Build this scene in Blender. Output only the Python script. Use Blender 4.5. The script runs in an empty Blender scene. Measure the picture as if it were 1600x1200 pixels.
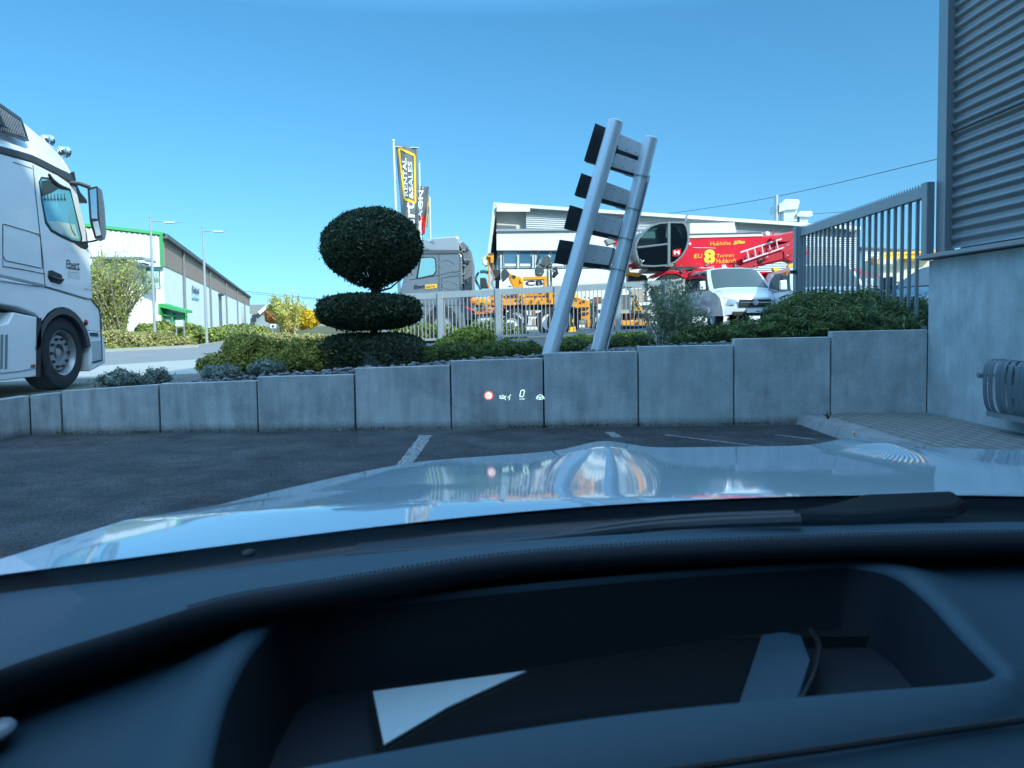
import bpy, math, random
import numpy as np
from mathutils import Vector, Matrix, Euler
random.seed(7)
rng = np.random.default_rng(7)
SC = bpy.context.scene
COL = SC.collection
R = math.radians

# ------------------------------------------------------------------ camera
CAM_Z = 1.15
PITCH, ROLL, F, SH = R(3.0), R(0.8), 1200.0, 35.0
cam_d = bpy.data.cameras.new('camera')
cam = bpy.data.objects.new('camera', cam_d)
COL.objects.link(cam)
cam_d.sensor_width = 36.0
cam_d.lens = F/1600*36
cam_d.shift_y = -SH/1600
cam_d.clip_start = 0.01
cam_d.clip_end = 3000
cam_d.dof.use_dof = True
cam_d.dof.focus_distance = 10.0
cam_d.dof.aperture_fstop = 11
RM = (Euler((math.pi/2-PITCH, 0, 0)).to_matrix() @ Euler((0, 0, -ROLL)).to_matrix())
cam.rotation_euler = RM.to_euler()
CP = Vector((0, 0, CAM_Z))
cam.location = CP
SC.camera = cam

def ray(px, py):
    return RM @ Vector(((px-800)/F, (600-SH-py)/F, -1.0))
def P(px, py, d):                 # the point seen at a photo pixel at y = d
    r = ray(px, py); return CP + r*(d/r.y)
def PX(px, py, x):                # ... on the plane x = const
    r = ray(px, py); return CP + r*(x/r.x)
def Q(px, py, z):                 # ... on the plane z = const
    r = ray(px, py); return CP + r*((z-CAM_Z)/r.z)

# ------------------------------------------------------------------ world and sun
SUN_EL, SUN_AZ = R(34), R(38)     # behind the camera, to the right
sdir = Vector((math.sin(SUN_AZ)*math.cos(SUN_EL), -math.cos(SUN_AZ)*math.cos(SUN_EL), math.sin(SUN_EL)))
world = bpy.data.worlds.new('World'); SC.world = world
world.use_nodes = True
nt = world.node_tree
bg = nt.nodes['Background']
sky = nt.nodes.new('ShaderNodeTexSky')
sky.sky_type = 'NISHITA'; sky.sun_disc = False
sky.sun_elevation = SUN_EL
sky.sun_rotation = math.pi - SUN_AZ
sky.air_density = 1.0; sky.dust_density = 0.6; sky.ozone_density = 2.5
tc = nt.nodes.new('ShaderNodeTexCoord'); sx = nt.nodes.new('ShaderNodeSeparateXYZ'); cx = nt.nodes.new('ShaderNodeCombineXYZ')
ma = nt.nodes.new('ShaderNodeMath'); ma.operation = 'MULTIPLY_ADD'; ma.inputs[1].default_value = .88; ma.inputs[2].default_value = .12
mx0 = nt.nodes.new('ShaderNodeMath'); mx0.operation = 'MAXIMUM'; mx0.inputs[1].default_value = 0.0
nt.links.new(tc.outputs['Generated'], sx.inputs[0]); nt.links.new(sx.outputs[0], cx.inputs[0]); nt.links.new(sx.outputs[1], cx.inputs[1])
nt.links.new(sx.outputs[2], mx0.inputs[0]); nt.links.new(mx0.outputs[0], ma.inputs[0]); nt.links.new(ma.outputs[0], cx.inputs[2])
nt.links.new(cx.outputs[0], sky.inputs[0])
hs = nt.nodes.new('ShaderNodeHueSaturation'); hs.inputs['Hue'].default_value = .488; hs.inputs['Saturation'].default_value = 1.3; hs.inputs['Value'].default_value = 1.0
nt.links.new(sky.outputs[0], hs.inputs['Color']); rv = nt.nodes.new('ShaderNodeMapRange'); rv.inputs[1].default_value = .36; rv.inputs[2].default_value = .75; rv.inputs[3].default_value = .50; rv.inputs[4].default_value = 2.5  # sky value raised high up, above the view, added to brighten the shade
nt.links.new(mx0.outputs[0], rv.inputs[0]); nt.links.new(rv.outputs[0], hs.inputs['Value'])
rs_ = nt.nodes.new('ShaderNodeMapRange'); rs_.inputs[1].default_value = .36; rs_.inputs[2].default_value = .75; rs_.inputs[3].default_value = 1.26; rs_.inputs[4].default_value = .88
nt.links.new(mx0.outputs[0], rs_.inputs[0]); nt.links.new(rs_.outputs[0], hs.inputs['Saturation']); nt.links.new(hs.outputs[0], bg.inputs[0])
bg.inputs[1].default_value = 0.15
sun_d = bpy.data.lights.new('sun', 'SUN'); sun_d.energy = 2.1; sun_d.angle = R(0.53)
sun_d.color = (1.0, 0.92, 0.80)
sun = bpy.data.objects.new('sun', sun_d); COL.objects.link(sun)
sun.rotation_euler = sdir.to_track_quat('Z', 'Y').to_euler()
sun.location = (0, 0, 40)
SC.view_settings.view_transform = 'Standard'
SC.view_settings.look = 'None'
SC.view_settings.exposure = 1.62
SC.view_settings.gamma = 1.0
SC.view_settings.use_curve_mapping = False
SC.render.engine = 'CYCLES'
SC.cycles.max_bounces = 8
SC.cycles.transparent_max_bounces = 24
SC.cycles.caustics_reflective = False
SC.cycles.caustics_refractive = False
SC.cycles.sample_clamp_indirect = 6.0
SC.cycles.use_denoising = True

# ------------------------------------------------------------------ materials
MATS = {}
def mat(name, col, rough=0.6, metal=0.0, var=0.0, vscale=4.0, bump=0.0, bscale=60.0, col2=None,
        coat=0.0, spec=0.5, stretch=None, emis=None, estr=0.0, space='pos', bdist=0.02):
    if name in MATS: return MATS[name]
    m = bpy.data.materials.new(name); m.use_nodes = True
    t = m.node_tree; b = t.nodes['Principled BSDF']
    b.inputs['Base Color'].default_value = (*col, 1)
    b.inputs['Roughness'].default_value = rough
    b.inputs['Metallic'].default_value = metal
    b.inputs['Coat Weight'].default_value = coat
    b.inputs['Coat Roughness'].default_value = 0.04
    b.inputs['Specular IOR Level'].default_value = spec
    if emis:
        b.inputs['Emission Color'].default_value = (*emis, 1); b.inputs['Emission Strength'].default_value = estr
    if var or bump:
        if space == 'pos':
            g = t.nodes.new('ShaderNodeNewGeometry'); src = g.outputs['Position']
        else:
            g = t.nodes.new('ShaderNodeTexCoord'); src = g.outputs['Object']
        if stretch:
            mp = t.nodes.new('ShaderNodeMapping'); mp.inputs['Scale'].default_value = stretch
            t.links.new(src, mp.inputs[0]); src2 = mp.outputs[0]
        else: src2 = src
    if var:
        n = t.nodes.new('ShaderNodeTexNoise'); n.inputs['Scale'].default_value = vscale
        n.inputs['Detail'].default_value = 8; n.inputs['Roughness'].default_value = 0.65
        t.links.new(src2, n.inputs['Vector'])
        r = t.nodes.new('ShaderNodeValToRGB')
        c2 = col2 or tuple(c*(1-var) for c in col)
        r.color_ramp.elements[0].position = 0.35; r.color_ramp.elements[1].position = 0.65
        r.color_ramp.elements[0].color = (*c2, 1); r.color_ramp.elements[1].color = (*col, 1)
        t.links.new(n.outputs['Fac'], r.inputs[0]); t.links.new(r.outputs[0], b.inputs['Base Color'])
    if bump:
        n2 = t.nodes.new('ShaderNodeTexNoise'); n2.inputs['Scale'].default_value = bscale
        n2.inputs['Detail'].default_value = 4
        t.links.new(src, n2.inputs['Vector'])
        bp = t.nodes.new('ShaderNodeBump'); bp.inputs['Strength'].default_value = bump
        bp.inputs['Distance'].default_value = bdist
        t.links.new(n2.outputs['Fac'], bp.inputs['Height']); t.links.new(bp.outputs[0], b.inputs['Normal'])
    MATS[name] = m; return m

def leafmat(name, dark, mid, light, rough=0.55, trans=0.25):
    m = bpy.data.materials.new(name); m.use_nodes = True
    t = m.node_tree; b = t.nodes['Principled BSDF']
    a = t.nodes.new('ShaderNodeAttribute'); a.attribute_name = 'rnd'
    r = t.nodes.new('ShaderNodeValToRGB'); e = r.color_ramp.elements
    e[0].position = 0.0; e[0].color = (*dark, 1); e[1].position = 1.0; e[1].color = (*light, 1)
    q = e.new(0.5); q.color = (*mid, 1)
    t.links.new(a.outputs['Fac'], r.inputs[0]); t.links.new(r.outputs[0], b.inputs['Base Color'])
    b.inputs['Roughness'].default_value = rough
    b.inputs['Specular IOR Level'].default_value = 0.25
    tr = t.nodes.new('ShaderNodeBsdfTranslucent'); t.links.new(r.outputs[0], tr.inputs[0])
    mx = t.nodes.new('ShaderNodeMixShader'); mx.inputs[0].default_value = trans
    t.links.new(b.outputs[0], mx.inputs[1]); t.links.new(tr.outputs[0], mx.inputs[2])
    t.links.new(mx.outputs[0], t.nodes['Material Output'].inputs[0])
    return m

def glassmat(name, tint, refl=0.08, rough=0.0):
    m = bpy.data.materials.new(name); m.use_nodes = True
    t = m.node_tree; t.nodes.remove(t.nodes['Principled BSDF'])
    tr = t.nodes.new('ShaderNodeBsdfTransparent'); tr.inputs[0].default_value = (*tint, 1)
    gl = t.nodes.new('ShaderNodeBsdfGlossy'); gl.inputs['Roughness'].default_value = rough
    lw = t.nodes.new('ShaderNodeFresnel'); lw.inputs[0].default_value = 1.45
    ml = t.nodes.new('ShaderNodeMath'); ml.operation = 'MULTIPLY_ADD'
    ml.inputs[1].default_value = 0.8; ml.inputs[2].default_value = refl
    mx = t.nodes.new('ShaderNodeMixShader')
    t.links.new(lw.outputs[0], ml.inputs[0]); t.links.new(ml.outputs[0], mx.inputs[0])
    t.links.new(tr.outputs[0], mx.inputs[1]); t.links.new(gl.outputs[0], mx.inputs[2])
    t.links.new(mx.outputs[0], t.nodes['Material Output'].inputs[0])
    return m

def concrete(name, col, streak=0.35, splash=0.0, top_z=1.0, seed=0.0, scale=3.0):
    m = bpy.data.materials.new(name); m.use_nodes = True
    t = m.node_tree; b = t.nodes['Principled BSDF']; L = t.links.new
    g = t.nodes.new('ShaderNodeNewGeometry')
    def noise(sc, stretch=(1, 1, 1), det=6, loc=(0, 0, 0), rgh=.6):
        mp = t.nodes.new('ShaderNodeMapping'); mp.inputs['Scale'].default_value = stretch
        mp.inputs['Location'].default_value = loc
        n = t.nodes.new('ShaderNodeTexNoise'); n.inputs['Scale'].default_value = sc
        n.inputs['Detail'].default_value = det; n.inputs['Roughness'].default_value = rgh
        L(g.outputs['Position'], mp.inputs[0]); L(mp.outputs[0], n.inputs['Vector']); return n.outputs['Fac']
    def ramp(src, a, bb, lo, hi):
        r = t.nodes.new('ShaderNodeMapRange'); r.inputs[1].default_value = a; r.inputs[2].default_value = bb
        r.inputs[3].default_value = lo; r.inputs[4].default_value = hi; L(src, r.inputs[0]); return r.outputs[0]
    def mul(x, y):
        k = t.nodes.new('ShaderNodeMath'); k.operation = 'MULTIPLY'; L(x, k.inputs[0])
        if isinstance(y, float): k.inputs[1].default_value = y
        else: L(y, k.inputs[1])
        return k.outputs[0]
    f = mul(ramp(noise(scale, loc=(seed, 0, 0)), .3, .7, .72, 1.1), ramp(noise(70, det=3), .3, .7, .86, 1.08))
    f = mul(f, ramp(noise(11, (1, 1, .12), loc=(seed*3, 0, 0)), .35, .72, 1.0-streak, 1.05))
    f = mul(f, ramp(noise(240, det=2), .28, .42, .6, 1.0))
    if splash:
        sp = t.nodes.new('ShaderNodeSeparateXYZ'); L(g.outputs['Position'], sp.inputs[0])
        dn = t.nodes.new('ShaderNodeMath'); dn.operation = 'MULTIPLY_ADD'; dn.inputs[1].default_value = -.16
        L(noise(60, det=6, rgh=.8), dn.inputs[0]); L(sp.outputs[2], dn.inputs[2])
        f = mul(f, ramp(dn.outputs[0], -.07, .01, 1-splash, 1.0))
    mx = t.nodes.new('ShaderNodeMix'); mx.data_type = 'RGBA'; mx.blend_type = 'MULTIPLY'
    mx.inputs[0].default_value = 1.0; mx.inputs[6].default_value = (*col, 1)
    L(f, mx.inputs[7]); L(mx.outputs[2], b.inputs['Base Color'])
    b.inputs['Roughness'].default_value = .85; b.inputs['Specular IOR Level'].default_value = .25
    bp = t.nodes.new('ShaderNodeBump'); bp.inputs['Strength'].default_value = .25; bp.inputs['Distance'].default_value = .004
    L(noise(130, det=4), bp.inputs['Height']); L(bp.outputs[0], b.inputs['Normal'])
    return m

# ------------------------------------------------------------------ mesh helpers
class MB:
    """collects shapes with material slots; build() links them as one mesh object"""
    def __init__(s): s.v = []; s.f = []; s.m = []; s.mats = []; s.slot = 0
    def use(s, m):
        if m not in s.mats: s.mats.append(m)
        s.slot = s.mats.index(m); return s
    def add(s, vs, fs):
        o = len(s.v); s.v += [tuple(p) for p in vs]
        for f in fs: s.f.append([i+o for i in f]); s.m.append(s.slot)
        return s
    def box(s, c, size, rot=None):
        hx, hy, hz = size[0]/2, size[1]/2, size[2]/2
        vs = [Vector((x*hx, y*hy, z*hz)) for x in (-1, 1) for y in (-1, 1) for z in (-1, 1)]
        if rot is not None: vs = [rot @ v for v in vs]
        c = Vector(c); vs = [c+v for v in vs]
        return s.add(vs, [(0, 1, 3, 2), (4, 6, 7, 5), (0, 4, 5, 1), (2, 3, 7, 6), (0, 2, 6, 4), (1, 5, 7, 3)])
    def bar(s, a, b, w, h, up=(0, 0, 1)):
        a, b = Vector(a), Vector(b); d = (b-a).normalized(); u = Vector(up)
        x = d.cross(u).normalized(); u = x.cross(d).normalized()
        vs = [p + x*(i*w/2) + u*(j*h/2) for p in (a, b) for i, j in ((-1, -1), (1, -1), (1, 1), (-1, 1))]
        return s.add(vs, [(0, 1, 2, 3), (7, 6, 5, 4), (0, 4, 5, 1), (1, 5, 6, 2), (2, 6, 7, 3), (3, 7, 4, 0)])
    def tube(s, pts, r, seg=10, cap=True):
        pts = [Vector(p) for p in pts]; n = len(pts)
        rs = r if isinstance(r, (list, tuple)) else [r]*n
        d = (pts[1]-pts[0]).normalized()
        a = d.orthogonal().normalized(); vs = []; fs = []
        for i, p in enumerate(pts):
            if i == 0: t = (pts[1]-pts[0])
            elif i == n-1: t = (pts[-1]-pts[-2])
            else: t = (pts[i+1]-pts[i-1])
            t.normalize(); a = (a - t*a.dot(t)); a = a.normalized() if a.length > 1e-6 else t.orthogonal().normalized()
            b = t.cross(a)
            for k in range(seg):
                q = 2*math.pi*k/seg; vs.append(p + (a*math.cos(q)+b*math.sin(q))*rs[i])
        for i in range(n-1):
            for k in range(seg):
                k2 = (k+1) % seg; fs.append((i*seg+k, i*seg+k2, (i+1)*seg+k2, (i+1)*seg+k))
        if cap: fs.append(tuple(range(seg-1, -1, -1))); fs.append(tuple(range((n-1)*seg, n*seg)))
        return s.add(vs, fs)
    def lathe(s, o, axis, prof, seg=24, cap=True):       # prof: (along, radius)
        o = Vector(o); axis = Vector(axis).normalized(); a = axis.orthogonal().normalized(); b = axis.cross(a)
        vs = []; fs = []
        for h, r in prof:
            for k in range(seg):
                q = 2*math.pi*k/seg; vs.append(o+axis*h+(a*math.cos(q)+b*math.sin(q))*max(r, 1e-4))
        for i in range(len(prof)-1):
            for k in range(seg):
                k2 = (k+1) % seg; fs.append((i*seg+k, i*seg+k2, (i+1)*seg+k2, (i+1)*seg+k))
        if cap and prof[0][1] > 1e-3: fs.append(tuple(range(seg-1, -1, -1)))
        if cap and prof[-1][1] > 1e-3: fs.append(tuple(range((len(prof)-1)*seg, len(prof)*seg)))
        return s.add(vs, fs)
    def prism(s, pts, ext):                    # pts: closed polygon of 3-D points, ext: extrusion vector
        n = len(pts); e = Vector(ext); pts = [Vector(p) for p in pts]
        vs = pts + [p+e for p in pts]
        fs = [tuple(range(n)), tuple(range(2*n-1, n-1, -1))]
        for i in range(n):
            j = (i+1) % n; fs.append((i, i+n, j+n, j))
        return s.add(vs, fs)
    def slab(s, pix, d, th):                   # outline at distance d, real thickness th away from the camera
        return s.prism([P(x, y, d) for x, y in pix], (0, th, 0))
    def grid(s, rows, closed=False):
        n = len(rows[0]); vs = [p for r in rows for p in r]; fs = []
        for i in range(len(rows)-1):
            for k in range(n if closed else n-1):
                k2 = (k+1) % n; fs.append((i*n+k, i*n+k2, (i+1)*n+k2, (i+1)*n+k))
        return s.add(vs, fs)
    def ball(s, c, r, seg=14, rings=9, sc=(1, 1, 1)):
        c = Vector(c); rows = []
        for i in range(rings+1):
            th = math.pi*i/rings
            rows.append([c+Vector((r*sc[0]*math.sin(th)*math.cos(2*math.pi*k/seg), r*sc[1]*math.sin(th)*math.sin(2*math.pi*k/seg), r*sc[2]*math.cos(th))) for k in range(seg)])
        return s.grid(rows, True)
    def build(s, name, m=None, parent=None, smooth=35, bevel=0.0, world_to=None):
        me = bpy.data.meshes.new(name)
        off = Vector((0, 0, 0))
        if parent is not None: off = org(parent)
        me.from_pydata([tuple(Vector(v)-off) for v in s.v], [], s.f)
        if m is not None and not s.mats: me.materials.append(m)
        else:
            for q in s.mats: me.materials.append(q)
            me.polygons.foreach_set('material_index', s.m)
        if smooth:
            me.polygons.foreach_set('use_smooth', [True]*len(me.polygons))
            me.set_sharp_from_angle(angle=R(smooth))
        me.validate(); me.update()
        o = bpy.data.objects.new(name, me); COL.objects.link(o)
        if parent is not None: o.parent = parent
        if bevel:
            bv = o.modifiers.new('bevel', 'BEVEL'); bv.width = bevel; bv.segments = 2; bv.limit_method = 'ANGLE'; bv.angle_limit = R(40)
            bv.harden_normals = False
        return o
def org(o):
    v = Vector((0, 0, 0))
    while o is not None: v += Vector(o.location); o = o.parent
    return v
def tag(o, label=None, cat=None, group=None, kind=None):
    if label: o['label'] = label
    if cat: o['category'] = cat
    if group: o['group'] = group
    if kind: o['kind'] = kind
    return o
def thing(name, label, cat, loc=(0, 0, 0), group=None):
    o = bpy.data.objects.new(name, None); COL.objects.link(o); o.location = loc; o.empty_display_size = .2
    return tag(o, label, cat, group)
def struct(name, mb, m=None, smooth=35): return tag(mb.build(name, m, smooth=smooth), kind='structure')
def copy_tree(o, parent=None, delta=None):
    c = o.copy(); COL.objects.link(c); c.parent = parent
    if delta is not None: c.location = Vector(o.location)+Vector(delta)
    for ch in list(o.children): copy_tree(ch, c)
    return c
def text_geo(s, size=1.0, shear=0.0, bold=0.0, align='LEFT', res=3, sp=1.0):
    cu = bpy.data.curves.new('t', 'FONT'); cu.body = s; cu.size = size; cu.shear = shear; cu.offset = bold
    cu.align_x = align; cu.resolution_u = res; cu.space_character = sp
    ob = bpy.data.objects.new('t', cu); COL.objects.link(ob)
    dg = bpy.context.evaluated_depsgraph_get()
    me = bpy.data.meshes.new_from_object(ob.evaluated_get(dg))
    vs = [v.co.copy() for v in me.vertices]; fs = [tuple(p.vertices) for p in me.polygons]
    bpy.data.objects.remove(ob); bpy.data.curves.remove(cu); bpy.data.meshes.remove(me)
    return vs, fs
def put_text(mb, s, o, right, up, size, **k):
    vs, fs = text_geo(s, size, **k); o, right, up = Vector(o), Vector(right), Vector(up)
    mb.add([o+right*v.x+up*v.y for v in vs], fs); return mb
def fit_text(mb, s, o, right_vec, up_vec, **k):
    """text stretched to fill the parallelogram o, o+right_vec, o+up_vec"""
    vs, fs = text_geo(s, 1.0, **k)
    x0 = min(v.x for v in vs); x1 = max(v.x for v in vs); y0 = min(v.y for v in vs); y1 = max(v.y for v in vs)
    mb.add([Vector(o)+Vector(right_vec)*((v.x-x0)/(x1-x0))+Vector(up_vec)*((v.y-y0)/(y1-y0)) for v in vs], fs); return mb
def leaves(name, m, centers, normals, size, aspect=1.6, jitter=.6, parent=None, rnd=None, flat=0.0):
    """one leaf-sized quad per centre"""
    n = len(centers); c = np.asarray(centers, dtype=np.float64)
    if parent is not None: c = c - np.array(org(parent))
    nn = np.asarray(normals)+rng.normal(0, jitter, (n, 3)); nn /= np.linalg.norm(nn, axis=1)[:, None]+1e-9
    a = rng.normal(0, 1, (n, 3)); a -= nn*(a*nn).sum(1)[:, None]; a /= np.linalg.norm(a, axis=1)[:, None]+1e-9
    if flat: pass
    b = np.cross(nn, a); sz = (size*(.6+.8*rng.random(n)))[:, None]
    hl = a*sz*aspect*.5; hw = b*sz*.5
    v = np.stack([c-hl, c+hw*.9-hl*.1, c+hl, c-hw*.9-hl*.1], 1).reshape(-1, 3)
    me = bpy.data.meshes.new(name); me.vertices.add(4*n); me.loops.add(4*n); me.polygons.add(n)
    me.vertices.foreach_set('co', v.ravel())
    me.loops.foreach_set('vertex_index', np.arange(4*n, dtype=np.int32))
    me.polygons.foreach_set('loop_start', np.arange(0, 4*n, 4, dtype=np.int32))
    try: me.polygons.foreach_set('loop_total', np.full(n, 4, dtype=np.int32))
    except Exception: pass
    at = me.attributes.new('rnd', 'FLOAT', 'FACE')
    at.data.foreach_set('value', (rnd if rnd is not None else rng.random(n)).astype(np.float32))
    me.materials.append(m); me.update(); me.validate()
    o = bpy.data.objects.new(name, me); COL.objects.link(o)
    if parent is not None: o.parent = parent
    return o
def blob_points(c, rad, n, shell=.75, lump=.12, ls=3.0, power=2.0, zmin=None):
    """points near the surface of a lumpy (super)ellipsoid, with outward normals"""
    d = rng.normal(0, 1, (n, 3)); d /= np.linalg.norm(d, axis=1)[:, None]
    rr = (np.abs(d)**power).sum(1)**(-1/power)
    ph = rng.random(6)*6.28
    lum = 1+lump*(np.sin(d[:, 0]*ls*2+ph[0])*np.sin(d[:, 1]*ls*1.7+ph[1])+np.sin(d[:, 2]*ls*2.3+ph[2])*np.sin(d[:, 0]*ls*3.1+ph[3])*.7)
    k = shell+(1-shell)*rng.random(n)**.5
    k += np.maximum(0, rng.normal(0, .02, n))
    p = np.array(c)+d*np.array(rad)*(rr*lum*k)[:, None]
    nrm = d/np.array(rad); nrm /= np.linalg.norm(nrm, axis=1)[:, None]
    if zmin is not None:
        q = p[:, 2] > zmin; p, nrm = p[q], nrm[q]
    return p, nrm
def spline(pts, n):
    pts = [Vector(p) for p in pts]; m = len(pts); out = []
    for i in range(n):
        t = i/(n-1)*(m-1); k = min(int(t), m-2); u = t-k
        p0 = pts[max(k-1, 0)]; p1 = pts[k]; p2 = pts[k+1]; p3 = pts[min(k+2, m-1)]
        out.append(.5*((2*p1)+(p2-p0)*u+(2*p0-5*p1+4*p2-p3)*u*u+(-p0+3*p1-3*p2+p3)*u*u*u))
    return out

# shared materials
M_white = mat('white_paint', (.78, .79, .78), .45, var=.05, vscale=1.5)
M_black = mat('black_plastic', (.012, .013, .015), .45, bump=.1, bscale=300)
M_rub = mat('tyre_rubber', (.018, .018, .02), .8, bump=.3, bscale=80)
M_steel = mat('galvanised_steel', (.36, .38, .39), .42, .55, var=.12, vscale=9)
M_grey = mat('grey_paint', (.24, .26, .28), .4, .2, var=.08)
M_dark = mat('dark_metal', (.04, .045, .05), .5, .3)
M_dglass = mat('dark_glass', (.02, .03, .035), .05, 0, spec=.8)
M_glassb = mat('window_glass_blue', (.05, .13, .2), .06, 0.0, spec=1.0)
M_red = mat('red_paint', (.62, .012, .03), .3, 0, coat=.4, var=.12, vscale=1.2)
M_orange = mat('orange_paint', (.78, .30, .012), .4, 0, var=.12, vscale=3)
M_yel = mat('yellow_paint', (.85, .48, .02), .4)
M_gold = mat('gold_lettering', (.85, .45, .03), .5)
M_chrome = mat('chrome', (.75, .76, .78), .12, 1.0)

# ================================================================== GROUND
WY = 8.30                                       # face of the retaining wall
def wall_top(x):                                # wall crown profile
    return .455+.057*(x+4.9)
def zu(x, y):                                   # upper terrain
    left = .30
    yard = .5+.035*(x+4); yard = min(max(yard, .30), .95)
    if y > 60: yard = yard+( .3-yard)*min(1, (y-60)/60)
    bed = min(max(wall_top(x)-.05, .32), 1.12)
    k = min(max((y-10.5)/5.0, 0), 1); k = k*k*(3-2*k)
    z = bed*(1-k)+yard*k
    s = min(max((x+5.5)/2.2, 0), 1); s = s*s*(3-2*s)
    if y > 14:
        s = min(max((x+6.5)/3.0, 0), 1)
    return left*(1-s)+z*s
m_asph = mat('lot_asphalt', (.056, .058, .060), .88, var=.35, vscale=.9, bump=.9, bscale=170, col2=(.036, .038, .040), bdist=.012, spec=.3)
def asphalt_speckle(m, amt=1.0):
    t = m.node_tree; b = t.nodes['Principled BSDF']; L = t.links.new
    old = b.inputs['Base Color'].links[0].from_socket
    g = t.nodes.new('ShaderNodeNewGeometry')
    v = t.nodes.new('ShaderNodeTexVoronoi'); v.inputs['Scale'].default_value = 130
    L(g.outputs['Position'], v.inputs['Vector'])
    r = t.nodes.new('ShaderNodeMapRange'); r.inputs[1].default_value = 0; r.inputs[2].default_value = 1
    r.inputs[3].default_value = .45; r.inputs[4].default_value = 2.1
    s = t.nodes.new('ShaderNodeSeparateColor'); L(v.outputs['Color'], s.inputs[0]); L(s.outputs[0], r.inputs[0])
    n = t.nodes.new('ShaderNodeTexNoise'); n.inputs['Scale'].default_value = 2.2; n.inputs['Detail'].default_value = 9; n.inputs['Roughness'].default_value = .7
    L(g.outputs['Position'], n.inputs['Vector'])
    r2 = t.nodes.new('ShaderNodeMapRange'); r2.inputs[1].default_value = .35; r2.inputs[2].default_value = .65
    r2.inputs[3].default_value = .62; r2.inputs[4].default_value = 1.4; L(n.outputs['Fac'], r2.inputs[0])
    k = t.nodes.new('ShaderNodeMath'); k.operation = 'MULTIPLY'; L(r.outputs[0], k.inputs[0]); L(r2.outputs[0], k.inputs[1])
    mx = t.nodes.new('ShaderNodeMix'); mx.data_type = 'RGBA'; mx.blend_type = 'MULTIPLY'; mx.inputs[0].default_value = amt
    L(old, mx.inputs[6]); L(k.outputs[0], mx.inputs[7]); L(mx.outputs[2], b.inputs['Base Color'])
asphalt_speckle(m_asph)
lot = MB()
lot.box((0, -16.0, -.1), (10.56, 48.4, .2)); lot.box((9, -16, -.1), (9.0, 48.4, .2)) if False else None
struct('parking_lot', lot, m_asph)
m_yard = mat('yard_asphalt', (.11, .108, .10), .9, var=.25, vscale=.6, bump=.3, bscale=60)
def terrain(name, x0, x1, y0, y1, nx, ny, m, grow=1.0):
    b = MB(); rows = []
    for j in range(ny+1):
        y = y0+(y1-y0)*(j/ny)**grow
        rows.append([Vector((x0+(x1-x0)*i/nx, y, zu(x0+(x1-x0)*i/nx, y))) for i in range(nx+1)])
    b.grid(rows); return struct(name, b, m, smooth=80)
terrain('yard_ground', -5.5, 14, WY+.12, 60, 60, 90, m_yard, 1.5)
b = MB()
b.add([(-5.5, -60, .3), (-5.5, WY+.12, .3), (-5.5, 60, .3), (-900, 60, .3), (-900, -60, .3)], [(0, 1, 2, 3, 4)])
b.add([(14, 8.42, .95), (900, 8.42, .95), (900, 60, .95), (14, 60, .95)], [(0, 1, 2, 3)])
b.add([(-900, 60, .3), (-5.5, 60, .3), (14, 60, .95), (900, 60, .95), (900, 2500, .3), (-900, 2500, .3)], [(0, 1, 2), (2, 3, 4), (4, 5, 0), (0, 2, 4)])
struct('ground', b, mat('far_ground', (.13, .14, .10), .95, var=.3, vscale=.2), smooth=0)
# road, pavement and verge on the left
def sheet(name, pts, z, m):
    b = MB(); b.add([(x, y, z) for x, y in pts], [tuple(range(len(pts)))]); return struct(name, b, m, smooth=0)
near = [(-26, -22), (-15.3, 3.4), (-9.0, 17.1), (-7.8, 20), (-7.2, 26), (-9, 45), (-15, 73), (-32, 130)]
far = [(-41, 130), (-23, 73), (-15.2, 45), (-12.2, 30), (-13.7, 25.8), (-24, 3), (-36, -22)]
m_road = mat('road_asphalt', (.20, .20, .195), .9, var=.12, vscale=1.0, bump=.3, bscale=80)
sheet('road', near+far, .308, m_road)
m_pave = mat('pavement_concrete', (.36, .345, .315), .9, var=.12, vscale=1.6, bump=.2, bscale=90)
sheet('pavement', [(-25.2, -22), (-14.4, 3.4), (-11.0, 10.3), (-5.6, 13.6), (-5.6, 20), (-7.0, 26), (-7.2, 26), (-7.8, 20), (-9.0, 17.1), (-15.3, 3.4), (-26, -22)], .304, m_pave)
m_turf = mat('turf', (.10, .14, .03), .95, var=.4, vscale=2.5, col2=(.16, .16, .05), bump=.5, bscale=30)
sheet('verge', far+[(-60, -22), (-90, 30), (-90, 130)], .304, m_turf)
kb = MB()
for a, c in zip(far[1:-1], far[2:]): kb.bar((a[0]-.1, a[1], .35), (c[0]-.1, c[1], .35), .14, .12)
struct('road_kerb', kb, m_pave, smooth=0)
# planting bed soil with stones
bed = MB(); rows = []
for j in range(13):
    y = WY+.125+j*.42; rows.append([Vector((x, y, zu(x, y)+.012+.02*math.sin(x*7+j))) for x in np.linspace(-5.3, 7.6, 90)])
bed.grid(rows); struct('planting_bed', bed, mat('bed_soil', (.06, .05, .04), .95, var=.5, vscale=14, bump=.9, bscale=40, col2=(.12, .11, .10)), smooth=80)
st = MB()
for i in range(900):
    x = rng.uniform(-5.2, 2.4); y = WY+.13+abs(rng.normal(0, .25)); r = rng.uniform(.012, .035)
    st.ball((x, y, zu(x, y)+.02+rng.uniform(0, .05)), r, 6, 4, (1, .8, .6))
tag(st.build('gravel', mat('pebble_stone', (.24, .25, .26), .9, var=.5, vscale=25)), 'grey pebbles lying along the top of the retaining wall', 'gravel', kind='stuff')
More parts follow.
